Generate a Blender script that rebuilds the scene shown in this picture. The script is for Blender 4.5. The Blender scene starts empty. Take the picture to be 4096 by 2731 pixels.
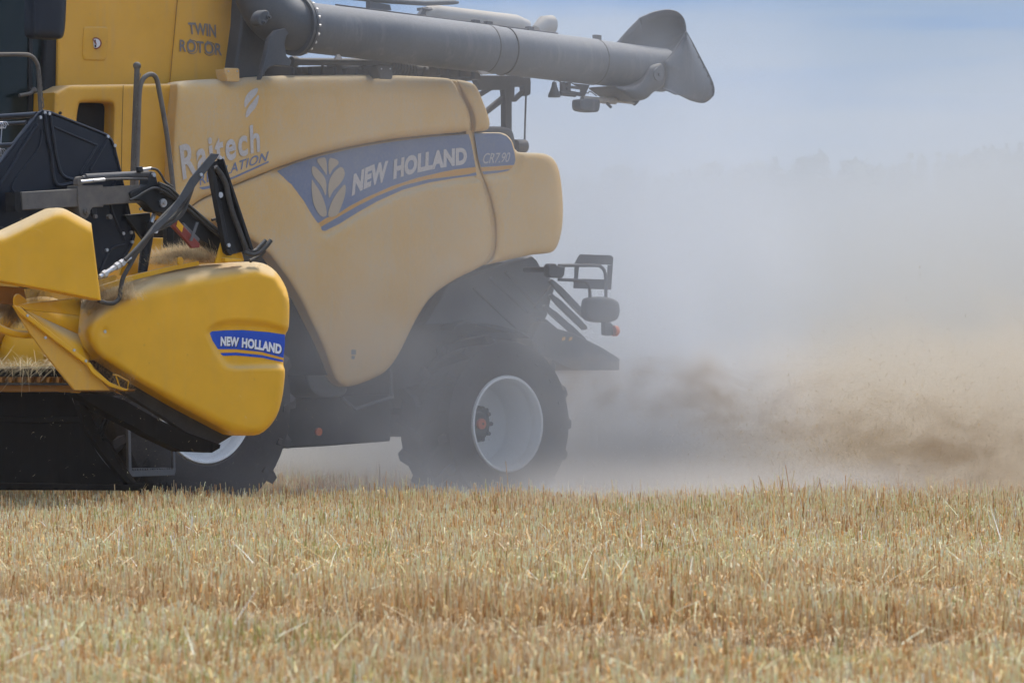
import bpy, math, random
import numpy as np
from mathutils import Vector, Matrix
from mathutils.geometry import delaunay_2d_cdt

random.seed(7)
RNG = np.random.default_rng(11)
C = bpy.context.scene.collection
SC = bpy.context.scene

# ------------------------------------------------------------------ camera
F = 20000.0          # focal length in pixels of the 4096 px wide photograph
YH = 1650.0          # horizon row
HC = 0.793           # camera height
cd = bpy.data.cameras.new('camera')
cam = bpy.data.objects.new('camera', cd)
C.objects.link(cam)
cam.location = (0, 0, HC)
cam.rotation_euler = (math.radians(90), 0, 0)
cd.sensor_width = 36
cd.lens = F / 4096 * 36
cd.shift_y = (YH - 1365.5) / 4096
cd.clip_start = 1
cd.clip_end = 3000
cd.dof.use_dof = True
cd.dof.focus_distance = 37.5
cd.dof.aperture_fstop = 11
SC.camera = cam

# ------------------------------------------------------------------ sky, sun, exposure
SUN_EL, SUN_AZ = math.radians(58), math.radians(30)   # azimuth measured from +Y towards +X
w = bpy.data.worlds.new('World')
SC.world = w
w.use_nodes = True
nt = w.node_tree
bg = nt.nodes['Background']
sky = nt.nodes.new('ShaderNodeTexSky')
sky.sky_type = 'NISHITA'
sky.sun_disc = False
sky.sun_elevation = SUN_EL
sky.sun_rotation = SUN_AZ
sky.air_density = 1.0
sky.dust_density = 0.4
sky.ozone_density = 3.0
tc = nt.nodes.new('ShaderNodeTexCoord')
mp = nt.nodes.new('ShaderNodeMapping')
mp.inputs['Scale'].default_value = (7, 7, 100)
nz = nt.nodes.new('ShaderNodeTexNoise')
nz.inputs['Scale'].default_value = 1.0
nz.inputs['Detail'].default_value = 5
rmp = nt.nodes.new('ShaderNodeValToRGB')
rmp.color_ramp.elements[0].position = 0.42
rmp.color_ramp.elements[1].position = 0.62
rmp.color_ramp.elements[1].color = (0.55, 0.55, 0.55, 1)
def wmath(op, a, b, c=0.0):
    x = nt.nodes.new('ShaderNodeMath'); x.operation = op
    for i, v in enumerate((a, b, c)):
        if isinstance(v, (int, float)): x.inputs[i].default_value = v
        else: nt.links.new(v, x.inputs[i])
    return x.outputs[0]
def wmix(f, a, b):
    x = nt.nodes.new('ShaderNodeMix'); x.data_type = 'RGBA'
    for k, v in (('Factor', f), ('A', a), ('B', b)):
        if isinstance(v, (float, tuple)): x.inputs[k].default_value = v
        else: nt.links.new(v, x.inputs[k])
    return x.outputs['Result']
def wstep(v, lo, hi):
    x = nt.nodes.new('ShaderNodeMapRange'); x.interpolation_type = 'SMOOTHSTEP'
    nt.links.new(v, x.inputs['Value']); x.inputs['From Min'].default_value = lo; x.inputs['From Max'].default_value = hi
    return x.outputs['Result']
nt.links.new(tc.outputs['Generated'], mp.inputs['Vector'])
nt.links.new(mp.outputs['Vector'], nz.inputs['Vector'])
nt.links.new(nz.outputs['Fac'], rmp.inputs['Fac'])
sxyz = nt.nodes.new('ShaderNodeSeparateXYZ')
nt.links.new(tc.outputs['Generated'], sxyz.inputs[0])
low = wmix(wstep(sxyz.outputs['Z'], 0.030, 0.080), (1.34, 1.80, 2.44, 1), (.86, 1.52, 2.68, 1))
low = wmix(wmath('MULTIPLY', rmp.outputs['Color'], 1.35), low, (1.60, 1.97, 2.48, 1))
high = wmix(wmath('MULTIPLY', rmp.outputs['Color'], 1.0), sky.outputs['Color'], (8.0, 8.4, 9.0, 1))
nt.links.new(wmix(wstep(sxyz.outputs['Z'], 0.13, 0.34), low, high), bg.inputs['Color'])
bg.inputs['Strength'].default_value = 0.15

sd = bpy.data.lights.new('sun', 'SUN')
sd.energy = 2.6
sd.angle = math.radians(10)
sd.color = (1.0, 0.95, 0.86)
sun = bpy.data.objects.new('sun', sd)
C.objects.link(sun)
sdir = Vector((math.sin(SUN_AZ) * math.cos(SUN_EL), math.cos(SUN_AZ) * math.cos(SUN_EL), math.sin(SUN_EL)))
sun.rotation_euler = sdir.to_track_quat('Z', 'Y').to_euler()
sun.location = (0, 60, 40)

SC.view_settings.view_transform = 'Standard'
SC.view_settings.look = 'None'
SC.view_settings.exposure = 0.66
SC.view_settings.gamma = 1.0
SC.view_settings.use_curve_mapping = False
SC.cycles.use_denoising = True
SC.cycles.max_bounces = 5
SC.cycles.diffuse_bounces = 2
SC.cycles.glossy_bounces = 2
SC.cycles.transmission_bounces = 4
SC.cycles.volume_bounces = 1
SC.cycles.volume_step_rate = 1.0
SC.cycles.volume_max_steps = 64
SC.cycles.use_adaptive_sampling = True
SC.cycles.adaptive_threshold = 0.03
SC.cycles.adaptive_min_samples = 32
SC.cycles.sample_clamp_indirect = 6

# ------------------------------------------------------------------ frames
TH = math.radians(43)
B = Vector((math.cos(TH), math.sin(TH), 0))       # towards the machine's rear
L = Vector((math.sin(TH), -math.cos(TH), 0))      # towards the machine's left side (camera)
Z = Vector((0, 0, 1))
CAM = Vector((0, 0, HC))
O0 = Vector((-0.037, 41.0, 0)) - L * 1.45         # rear axle, centre line, on the ground

def M(a, o, z): return O0 + B * a + L * o + Z * z
def P(px, py, o):
    d = Vector(((px - 2048) / F, 1, (YH - py) / F))
    return CAM + d * ((o - (CAM - O0).dot(L)) / d.dot(L))
def Q(px, py, a):
    d = Vector(((px - 2048) / F, 1, (YH - py) / F))
    return CAM + d * ((a - (CAM - O0).dot(B)) / d.dot(B))
def AOZ(p):
    q = p - O0
    return q.dot(B), q.dot(L), q.z

# ------------------------------------------------------------------ materials
class NT:
    """small helper to write node maths"""
    def __init__(s, tree): s.t = tree
    def n(s, kind, **kw):
        x = s.t.nodes.new(kind)
        for k, v in kw.items(): setattr(x, k, v)
        return x
    def put(s, sock, v):
        if isinstance(v, (int, float, tuple)): sock.default_value = v
        else: s.t.links.new(v, sock)
    def m(s, op, a, b=0.0, c=0.0):
        x = s.n('ShaderNodeMath', operation=op)
        s.put(x.inputs[0], a); s.put(x.inputs[1], b); s.put(x.inputs[2], c)
        return x.outputs[0]
    def ss(s, v, lo, hi, a=0.0, b=1.0):
        x = s.n('ShaderNodeMapRange', interpolation_type='SMOOTHSTEP')
        s.put(x.inputs['Value'], v)
        s.put(x.inputs['From Min'], lo); s.put(x.inputs['From Max'], hi)
        x.inputs['To Min'].default_value = a; x.inputs['To Max'].default_value = b
        return x.outputs['Result']
    def noise(s, vec, scale, detail=3, rough=0.5, dist=0.0):
        x = s.n('ShaderNodeTexNoise')
        s.put(x.inputs['Vector'], vec)
        x.inputs['Scale'].default_value = scale; x.inputs['Detail'].default_value = detail
        x.inputs['Roughness'].default_value = rough; x.inputs['Distortion'].default_value = dist
        return x.outputs['Fac']
    def mix(s, f, a, b):
        x = s.n('ShaderNodeMix', data_type='RGBA')
        s.put(x.inputs['Factor'], f); s.put(x.inputs['A'], a); s.put(x.inputs['B'], b)
        return x.outputs['Result']
    def scaled(s, vec, sx, sy, sz):
        x = s.n('ShaderNodeMapping')
        s.put(x.inputs['Vector'], vec)
        x.inputs['Scale'].default_value = (sx, sy, sz)
        return x.outputs['Vector']

DUST = (0.40, 0.31, 0.21, 1)
def mat(name, col, rough=0.5, metal=0.0, dust=0.15, top=0.5, dcol=DUST, grain=1.0, bump=0.0, coat=0.0, streak=0.0, speck=0.0, spec=0.3):
    """painted / bare surface with a coat of field dust: even film + what settles on upward faces"""
    m = bpy.data.materials.new(name); m.use_nodes = True
    T = NT(m.node_tree); b = m.node_tree.nodes['Principled BSDF']
    co = T.n('ShaderNodeTexCoord').outputs['Object']
    nrm = T.n('ShaderNodeNewGeometry').outputs['Normal']
    sp = T.n('ShaderNodeSeparateXYZ'); m.node_tree.links.new(nrm, sp.inputs[0])
    big = T.noise(co, 2.2 * grain, 4, 0.6)
    fine = T.noise(co, 60 * grain, 3, 0.7)
    st = T.noise(T.scaled(co, 14, 14, 1.2), 1.0, 3, 0.6)
    f = T.m('ADD', T.m('MULTIPLY', T.ss(big, 0.0, 1.0), dust), T.m('MULTIPLY', T.ss(fine, 0.35, 0.7), dust * 0.45))
    f = T.m('ADD', f, dust * 0.35)
    if streak: f = T.m('ADD', f, T.m('MULTIPLY', T.ss(st, 0.5, 0.75), streak))
    up = T.ss(sp.outputs['Z'], 0.25, 0.95)
    f = T.m('MINIMUM', T.m('ADD', f, T.m('MULTIPLY', up, top)), 0.96)
    tint = T.mix(T.ss(big, 0.2, 0.8), tuple(c * 0.9 for c in col[:3]) + (1,), tuple(min(1, c * 1.08) for c in col[:3]) + (1,))
    if speck:
        sk_ = T.ss(T.noise(co, 23, 3, 0.6), 0.70, 0.76); sc_ = T.ss(T.noise(T.scaled(co, 3, 3, 45), 1.0, 4, 0.7), 0.70, 0.80)
        tint = T.mix(T.m('MULTIPLY', T.m('MAXIMUM', sk_, T.m('MULTIPLY', sc_, .5)), speck), tint, (.13, .085, .04, 1))
    T.put(b.inputs['Base Color'], T.mix(f, tint, dcol))
    T.put(b.inputs['Roughness'], T.m('ADD', T.m('MULTIPLY', f, 0.9 - rough), rough))
    T.put(b.inputs['Metallic'], T.m('MULTIPLY', T.m('SUBTRACT', 1.0, f), metal))
    b.inputs['Coat Weight'].default_value = coat
    b.inputs['Specular IOR Level'].default_value = spec
    if bump:
        bn = T.n('ShaderNodeBump'); bn.inputs['Strength'].default_value = bump; bn.inputs['Distance'].default_value = 0.004
        m.node_tree.links.new(fine, bn.inputs['Height']); m.node_tree.links.new(bn.outputs[0], b.inputs['Normal'])
    return m

YEL = (0.74, 0.375, 0.014)
MT = {
 'yellow_body': mat('dusty yellow paint', YEL, 0.5, 0, 0.55, 0.5, (0.55, 0.44, 0.29, 1), streak=0.14, speck=.2),
 'yellow_tank': mat('yellow tank paint', YEL, 0.45, 0, 0.16, 0.5, streak=0.14, speck=.3),
 'yellow_head': mat('yellow header paint', (0.78, 0.405, 0.005), 0.42, 0, 0.03, 0.75, (0.46, 0.38, 0.26, 1), streak=.05, speck=.35),
 'yellow_dirty': mat('greasy worn yellow paint', (0.42, 0.17, 0.012), 0.6, 0, 0.3, 0.4, (0.05, 0.04, 0.03, 1), 6),
 'black': mat('black paint', (0.013, 0.015, 0.018), 0.38, 0, 0.05, 0.35, (0.17, 0.15, 0.13, 1), spec=.2),
 'black_dusty': mat('dusty black paint', (0.03, 0.035, 0.042), 0.5, 0, 0.25, 0.5, (0.2, 0.18, 0.16, 1)),
 'skirt': mat('black skirt sheet', (0.010, 0.008, 0.006), 0.8, 0, 0.08, 0.2, (0.04, 0.028, 0.018, 1), streak=.15, spec=.08),
 'reel': mat('dark blue black moulding', (0.006, 0.010, 0.019), 0.3, 0, 0.06, 0.4, (0.12, 0.12, 0.13, 1), 2, spec=.25),
 'grey': mat('dark grey steel', (0.04, 0.05, 0.062), 0.45, 0.1, 0.16, 0.45, (0.22, 0.20, 0.18, 1)),
 'auger': mat('grey auger steel', (0.055, 0.068, 0.085), 0.42, 0.1, 0.22, 0.6, (0.26, 0.25, 0.24, 1), streak=.25, speck=.4),
 'fender': mat('grey plastic fender', (0.10, 0.11, 0.12), 0.6, 0, 0.3, 0.3, (0.2, 0.19, 0.18, 1)),
 'rubber': mat('tyre rubber', (0.02, 0.02, 0.021), 0.85, 0, 0.32, 0.5, (0.12, 0.10, 0.085, 1), bump=0.4),
 'hose': mat('rubber hose', (0.02, 0.022, 0.025), 0.5, 0, 0.15, 0.6, (0.26, 0.23, 0.19, 1)),
 'rim': mat('pale grey wheel paint', (0.88, 0.90, 0.89), 0.5, 0, 0.10, 0.05, (.5, .46, .4, 1)),
 'steel': mat('zinc plated steel', (0.55, 0.57, 0.6), 0.3, 0.9, 0.08, 0.3),
 'silver': mat('aluminised sheet', (0.34, 0.335, 0.32), 0.55, 0.2, 0.2, 0.3),
 'worn': mat('worn dark steel tube', (0.045, 0.05, 0.06), 0.4, 0.3, 0.5, 0.5, (0.24, 0.21, 0.17, 1), 5),
 'blue_body': mat('dusty blue decal', (0.045, 0.115, 0.31), 0.45, 0, 0.48, 0.2, (0.30, 0.29, 0.26, 1)),
 'white_body': mat('dusty white decal', (0.64, 0.64, 0.66), 0.5, 0, 0.5, 0.2),
 'orange_body': mat('dusty orange decal', (0.70, 0.32, 0.02), 0.5, 0, 0.35, 0.2),
 'silver_decal': mat('silver grey decal', (0.42, 0.40, 0.40), 0.5, 0, 0.2, 0.2),
 'grey_decal': mat('dark grey decal', (0.16, 0.17, 0.19), 0.5, 0, 0.2, 0.2),
 'gold_decal': mat('faded leaf decal', (0.45, 0.37, 0.27), 0.5, 0, 0.3, 0.2),
 'blue_head': mat('blue decal', (0.008, 0.075, 0.50), 0.35, 0, 0.02, 0.1),
 'white_head': mat('white decal', (0.80, 0.82, 0.86), 0.35, 0, 0.03, 0.1),
 'black_decal': mat('black decal', (0.01, 0.01, 0.012), 0.4, 0, 0.02, 0.1),
 'orange_head': mat('orange decal', (0.85, 0.42, 0.02), 0.4, 0, 0.03, 0.1),
 'red': mat('red paint', (0.22, 0.014, 0.012), 0.4, 0, 0.12, 0.4),
 'amber': mat('amber lens', (0.85, 0.16, 0.03), 0.3, 0, 0.1, 0.1),
 'dark': mat('dark machinery', (0.018, 0.019, 0.02), 0.8, 0, 0.4, 0.5, (0.10, 0.085, 0.07, 1), 4),
 'void': mat('dark interior', (0.008, 0.008, 0.009), 0.8, 0, 0.2, 0.2, (0.03, 0.028, 0.025, 1)),
 'mirror_glass': mat('mirror glass', (0.3, 0.32, 0.34), 0.1, 0.8, 0.2, 0.2),
}
g = bpy.data.materials.new('tinted cab glass'); g.use_nodes = True
pb = g.node_tree.nodes['Principled BSDF']
pb.inputs['Base Color'].default_value = (0.010, 0.018, 0.018, 1)
pb.inputs['Roughness'].default_value = 0.15
pb.inputs['Specular IOR Level'].default_value = 0.35
MT['glass'] = g

def attr_mat(name, rough=0.8, trans=0.4):
    m = bpy.data.materials.new(name); m.use_nodes = True
    T = NT(m.node_tree); b = m.node_tree.nodes['Principled BSDF']; out = m.node_tree.nodes['Material Output']
    at = T.n('ShaderNodeAttribute', attribute_name='tone')
    m.node_tree.links.new(at.outputs['Color'], b.inputs['Base Color'])
    b.inputs['Roughness'].default_value = rough
    b.inputs['Specular IOR Level'].default_value = 0.25
    tr = T.n('ShaderNodeBsdfTranslucent'); ms = T.n('ShaderNodeMixShader'); ms.inputs[0].default_value = trans
    m.node_tree.links.new(at.outputs['Color'], tr.inputs[0]); m.node_tree.links.new(b.outputs[0], ms.inputs[1]); m.node_tree.links.new(tr.outputs[0], ms.inputs[2]); m.node_tree.links.new(ms.outputs[0], out.inputs['Surface'])
    return m

# ------------------------------------------------------------------ mesh helpers
EACH = {'bolt', 'rivet', 'hydraulic_hose', 'hose_coupling', 'panel_seam', 'ladder_rail', 'frame_brace', 'hood_rib', 'fitting', 'tube_tab', 'elbow_flange', 'foot_symbol', 'rotor_arrow', 'engine_part', 'pressed_rib'}
class MB:
    def __init__(s): s.v = []; s.f = []
    def add(s, vs, fs):
        k = len(s.v); s.v += [Vector(v) for v in vs]; s.f += [tuple(i + k for i in f) for f in fs]; return s
    def box(s, c, ax, sz):
        c = Vector(c); X, Y, W = [Vector(a).normalized() * d / 2 for a, d in zip(ax, sz)]
        vs = [c + X * i + Y * j + W * k for i in (-1, 1) for j in (-1, 1) for k in (-1, 1)]
        return s.add(vs, [(0, 1, 3, 2), (4, 6, 7, 5), (0, 4, 5, 1), (2, 3, 7, 6), (0, 2, 6, 4), (1, 5, 7, 3)])
    def prism(s, pts, off):
        """closed polygon (3D points) extruded by off"""
        n = len(pts); off = Vector(off)
        return s.add(list(pts) + [p + off for p in pts],
                     [tuple(range(n)), tuple(range(2 * n - 1, n - 1, -1))] + [(i, i + n, (i + 1) % n + n, (i + 1) % n) for i in range(n)])
    def side(s, px, o, t):
        """outline in the photograph's pixels, laid on the machine's side plane o, t metres thick"""
        return s.prism([P(x, y, o) for x, y in px], -L * t)
    def front(s, px, a, t):
        return s.prism([Q(x, y, a) for x, y in px], B * t)
    def tube(s, pts, r, n=10, cap=True):
        pts = [Vector(p) for p in pts]; rr = r if isinstance(r, (list, tuple)) else [r] * len(pts)
        k = len(s.v); prev = None
        for i, p in enumerate(pts):
            d = (pts[min(i + 1, len(pts) - 1)] - pts[max(i - 1, 0)]).normalized()
            if prev is None: u = d.orthogonal().normalized()
            else: u = (prev - d * prev.dot(d)).normalized()
            prev = u; v = d.cross(u)
            for j in range(n):
                t = 2 * math.pi * j / n
                s.v.append(p + (u * math.cos(t) + v * math.sin(t)) * rr[i])
        for i in range(len(pts) - 1):
            for j in range(n):
                s.f.append((k + i * n + j, k + i * n + (j + 1) % n, k + (i + 1) * n + (j + 1) % n, k + (i + 1) * n + j))
        if cap:
            s.f.append(tuple(k + j for j in reversed(range(n)))); s.f.append(tuple(k + (len(pts) - 1) * n + j for j in range(n)))
        return s
    def lathe(s, c, ax, prof, n=64):
        """prof: (radius, offset along ax)"""
        ax = Vector(ax).normalized(); u = ax.orthogonal().normalized(); v = ax.cross(u); k = len(s.v); c = Vector(c)
        for r, h in prof:
            for j in range(n):
                t = 2 * math.pi * j / n
                s.v.append(c + ax * h + (u * math.cos(t) + v * math.sin(t)) * r)
        for i in range(len(prof) - 1):
            for j in range(n):
                s.f.append((k + i * n + j, k + i * n + (j + 1) % n, k + (i + 1) * n + (j + 1) % n, k + (i + 1) * n + j))
        return s
    def ball(s, c, r, n=14):
        return s.lathe(c, Z, [(max(1e-4, r * math.sin(math.pi * i / n)), -r * math.cos(math.pi * i / n)) for i in range(n + 1)], n * 2)
    def islands(s):
        up = list(range(len(s.v)))
        def fd(i):
            while up[i] != i: up[i] = up[up[i]]; i = up[i]
            return i
        for f in s.f:
            for i in f[1:]:
                a, b = fd(f[0]), fd(i)
                if a != b: up[a] = b
        gr = {}
        for f in s.f: gr.setdefault(fd(f[0]), []).append(f)
        out = []
        for fs in gr.values():
            ids = sorted({i for f in fs for i in f}); mp = {i: k for k, i in enumerate(ids)}
            q = MB(); q.v = [s.v[i] for i in ids]; q.f = [tuple(mp[i] for i in f) for f in fs]; out.append(q)
        return out
    def build(s, name, m, parent=None, bevel=0.0, smooth=35, seg=2):
        if name in EACH and not getattr(s, 'one', False):
            o = None
            for q in s.islands(): q.one = True; o = q.build(name, m, parent, bevel, smooth, seg)
            return o
        me = bpy.data.meshes.new(name)
        base = Vector((0, 0, 0))
        r = parent
        while r is not None:
            base += Vector(r.location); r = r.parent
        me.from_pydata([tuple(v - base) for v in s.v], [], s.f)
        me.validate(); me.update()
        import bmesh
        bm = bmesh.new(); bm.from_mesh(me)
        bmesh.ops.recalc_face_normals(bm, faces=bm.faces); bm.to_mesh(me); bm.free()
        o = bpy.data.objects.new(name, me); C.objects.link(o)
        me.materials.append(MT[m] if isinstance(m, str) else m)
        if parent is not None: o.parent = parent
        for p in me.polygons: p.use_smooth = True
        me.set_sharp_from_angle(angle=math.radians(smooth))
        if bevel:
            b = o.modifiers.new('bevel', 'BEVEL'); b.width = bevel; b.segments = seg; b.limit_method = 'ANGLE'; b.angle_limit = math.radians(35)
        return o

def chaikin(p, k=2):
    for _ in range(k):
        q = []
        for i in range(len(p)):
            a, b = p[i], p[(i + 1) % len(p)]
            q += [(a[0] * .75 + b[0] * .25, a[1] * .75 + b[1] * .25), (a[0] * .25 + b[0] * .75, a[1] * .25 + b[1] * .75)]
        p = q
    return p
def smooth_line(p, n=6):
    """open Catmull-Rom through points of any dimension"""
    p = [np.array(q, float) for q in p]; out = []
    for i in range(len(p) - 1):
        a = p[max(i - 1, 0)]; b = p[i]; c = p[i + 1]; d = p[min(i + 2, len(p) - 1)]
        for k in range(n):
            t = k / n
            out.append(0.5 * (2 * b + (c - a) * t + (2 * a - 5 * b + 4 * c - d) * t * t + (3 * b - a - 3 * c + d) * t ** 3))
    out.append(p[-1]); return [tuple(q) for q in out]
def seg_dist(pts, poly):
    pts = np.asarray(pts, float); poly = np.asarray(poly, float); d = np.full(len(pts), 1e9)
    for i in range(len(poly)):
        a, b = poly[i], poly[(i + 1) % len(poly)]; ab = b - a; l2 = max(ab @ ab, 1e-9)
        t = np.clip(((pts - a) @ ab) / l2, 0, 1)[:, None]
        d = np.minimum(d, np.hypot(*(pts - a - t * ab).T))
    return d
def inside(pts, poly):
    pts = np.asarray(pts, float); poly = np.asarray(poly, float); r = np.zeros(len(pts), bool); x, y = pts.T
    for i in range(len(poly)):
        (x1, y1), (x2, y2) = poly[i], poly[(i + 1) % len(poly)]
        if y1 == y2: continue
        r ^= ((y1 > y) != (y2 > y)) & (x < (x2 - x1) * (y - y1) / (y2 - y1) + x1)
    return r
def resample(poly, step):
    out = []
    for i in range(len(poly)):
        a, b = poly[i], poly[(i + 1) % len(poly)]; n = max(1, int(math.hypot(b[0] - a[0], b[1] - a[1]) / step))
        for k in range(n): out.append((a[0] + (b[0] - a[0]) * k / n, a[1] + (b[1] - a[1]) * k / n))
    return out
def signed(pts, poly): 
    d = seg_dist(pts, poly); return np.where(inside(pts, poly), d, -d)

def panel(name, outline, o, m, parent, r=0.04, thick=0.08, disp=None, grid=16, smooth=2, round_edge=True, holes=(), lift=0.0):
    """moulded sheet: outline from the photograph on side plane o, rolled edges, a skirt turned inwards"""
    ol = resample(chaikin(outline, smooth) if smooth else outline, 10)
    hs = [resample(chaikin(h, 2), 10) for h in holes]
    A = np.array(ol); x0, y0 = A.min(0); x1, y1 = A.max(0)
    gx, gy = np.meshgrid(np.arange(x0, x1, grid), np.arange(y0, y1, grid * 0.87)); gx = gx + (np.arange(gx.shape[0])[:, None] % 2) * grid / 2
    gp = np.stack([gx.ravel(), gy.ravel()], 1); gp = gp[inside(gp, ol)]
    gp = gp[seg_dist(gp, ol) > grid * (1.35 if round_edge else 0.5)]
    extra = []
    if round_edge:
        nx = np.roll(A, -1, 0) - np.roll(A, 1, 0); nn = np.stack([-nx[:, 1], nx[:, 0]], 1); nn /= np.maximum(np.hypot(*nn.T), 1e-6)[:, None]
        if not inside(A[:1] + nn[:1] * 1.0, ol)[0]: nn = -nn
        for q in (2.5, 6, 11, 17):
            c = A + nn * q; ok = inside(c, ol); c = c[ok]; c = c[seg_dist(c, ol) > q * 0.85]; extra.append(c[::(1 if q < 10 else 2)])
    for h in hs:
        gp = gp[seg_dist(gp, h) > 17]; H_ = np.array(h); nx = np.roll(H_, -1, 0) - np.roll(H_, 1, 0); nn = np.stack([-nx[:, 1], nx[:, 0]], 1); nn /= np.maximum(np.hypot(*nn.T), 1e-6)[:, None]
        if inside(H_[:1] + nn[:1], h)[0]: nn = -nn
        for q in (2.5, 6, 11, 16):
            c = H_ + nn * q; c = c[inside(c, ol)]; c = c[seg_dist(c, h) > q * .85]; extra.append(c[seg_dist(c, ol) > 4])
    allp = [gp] + extra
    gp = np.concatenate(allp)
    for h in hs: gp = gp[~inside(gp, h)]; gp = gp[seg_dist(gp, h) > 2]
    n = len(ol); vs = list(map(tuple, ol)); edges = [(i, (i + 1) % n) for i in range(n)]
    loops = [list(range(n))]
    for h in hs:
        k = len(vs); vs += list(map(tuple, h)); edges += [(k + i, k + (i + 1) % len(h)) for i in range(len(h))]; loops.append(list(range(k, k + len(h))))
    vs += list(map(tuple, gp))
    rv, re, rf, *_ = delaunay_2d_cdt([Vector(v) for v in vs], edges, [], 0, 1e-4)
    pts = np.array([tuple(v) for v in rv])
    tri = np.array([f for f in rf if len(f) == 3]); cen = pts[tri].mean(1); keep = inside(cen, ol)
    for h in hs: keep &= ~inside(cen, h)
    tri = tri[keep]
    # an edge vertex of rv is matched back by position
    d = seg_dist(pts, ol) / 500.0
    for h in hs: d = np.minimum(d, seg_dist(pts, h) / 500.0)
    hgt = np.zeros(len(pts))
    if round_edge:
        t = np.clip(1 - d / r, 0, 1); hgt = -r * 0.9 * (1 - np.sqrt(np.clip(1 - t * t, 0, 1)))
    if disp is not None: hgt = hgt - disp(pts)
    mb = MB()
    mb.v = [P(p[0], p[1], o + float(h) + lift) for p, h in zip(pts, hgt)]
    mb.f = [tuple(int(i) for i in t) for t in tri]
    # skirt from boundary edges
    if thick:
        from collections import Counter
        cnt = Counter()
        for t in mb.f:
            for i in range(3): cnt[tuple(sorted((t[i], t[(i + 1) % 3])))] += 1
        be = [e for e, c in cnt.items() if c == 1]; mp_ = {}
        for e in be:
            for i in e:
                if i not in mp_: mp_[i] = len(mb.v); mb.v.append(mb.v[i] - L * thick)
        mb.f += [(a, b, mp_[b], mp_[a]) for a, b in be]
    return mb.build(name, m, parent, smooth=50)

def lettering(name, text, base, h0, h1, o, m, parent, disp=None, lift=0.006, off=0.02, shear=0.0, spacing=1.0, extr=0.0):
    """text laid along a pixel baseline (start, mid, end) with cap-height vectors h0, h1, on side plane o"""
    cu = bpy.data.curves.new('lettering', 'FONT'); cu.body = text; cu.offset = off; cu.shear = shear
    cu.space_character = spacing; cu.resolution_u = 4; cu.extrude = extr
    tmp = bpy.data.objects.new('lettering_curve', cu); C.objects.link(tmp)
    bpy.context.view_layer.update()
    me = bpy.data.meshes.new_from_object(tmp.evaluated_get(bpy.context.evaluated_depsgraph_get()))
    bpy.data.objects.remove(tmp); bpy.data.curves.remove(cu)
    X = np.array([tuple(v.co) for v in me.vertices]); x0, y0 = X.min(0)[:2]; x1, y1 = X.max(0)[:2]
    fs = [tuple(p.vertices) for p in me.polygons]; bpy.data.meshes.remove(me)
    (ax, ay), (mx_, my), (bx, by) = base
    mb = MB(); px = []
    for q in X:
        u = (q[0] - x0) / (x1 - x0); v = (q[1] - y0) / (y1 - y0)
        l0, l1, l2 = (1 - u) * (1 - 2 * u), 4 * u * (1 - u), u * (2 * u - 1)
        px.append((ax * l0 + mx_ * l1 + bx * l2 + v * (h0[0] * (1 - u) + h1[0] * u), ay * l0 + my * l1 + by * l2 + v * (h0[1] * (1 - u) + h1[1] * u)))
    hg = -disp(np.array(px)) if disp is not None else np.zeros(len(px))
    mb.v = [P(p[0], p[1], o + float(h) + lift) for p, h in zip(px, hg)]; mb.f = fs
    return mb.build(name, m, parent, smooth=20)

def decal(name, outline, o, m, parent, disp=None, lift=0.003, smooth=0, grid=22):
    return panel(name, outline, o, m, parent, thick=0, disp=disp, grid=grid, smooth=smooth, round_edge=False, lift=lift)

def thing(name, loc, label, cat, group=None):
    e = bpy.data.objects.new(name, None); C.objects.link(e); e.location = loc; e.empty_display_size = 0.3
    e['label'] = label; e['category'] = cat
    if group: e['group'] = group
    return e
def fan(name, outline_side, thick, o, m, parent, bevel=0.004): 
    return MB().side(outline_side, o, thick).build(name, m, parent, bevel)
def sidecyl(mb, px, py, o, r, h, n=20):
    """disc / bolt standing out of the side plane"""
    p = P(px, py, o); mb.tube([p, p + L * h], r, n); return mb

# ================================================================== THE COMBINE
OB = 1.60
comb = thing('combine_harvester', tuple(M(-1.5, 0, 0)), 'big dusty yellow combine harvester with blue side stripe, grey unloading tube and white rims', 'combine harvester')

# ---- inner body and chassis
MB().side([(905, 345), (1180, 330), (1800, 345), (1900, 420), (1930, 560), (2150, 640), (2200, 900), (2100, 1000), (1800, 1080), (1650, 1200), (1560, 1400), (1420, 1500), (1100, 1500), (900, 900)], 1.45, 2.7).build('inner_body', 'void', comb)
MB().side([(1020, 1180), (1200, 1450), (1400, 1530), (1560, 1440), (1640, 1280), (1740, 1150), (1960, 1050), (2080, 1045), (2090, 1340), (1900, 1500), (1570, 1560), (1562, 1764), (1300, 1784), (1100, 1795), (1020, 1790)], 1.05, 1.9).build('chassis', 'dark', comb, 0.01)
axl = MB(); axl.tube([M(0, -1.3, .70), M(0, 1.0, .70)], .11, 14); axl.box(M(0, .75, .72), (B, L, Z), (.34, .4, .34)); axl.box(M(.02, 0, .72), (B, L, Z), (.2, 2.2, .22))
axl.build('rear_axle', 'dark', comb, .01)
ax2 = MB(); ax2.tube([M(-3.5, -1.3, .86), M(-3.5, 1.2, .86)], .15, 14); ax2.build('front_axle', 'dark', comb)

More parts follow.
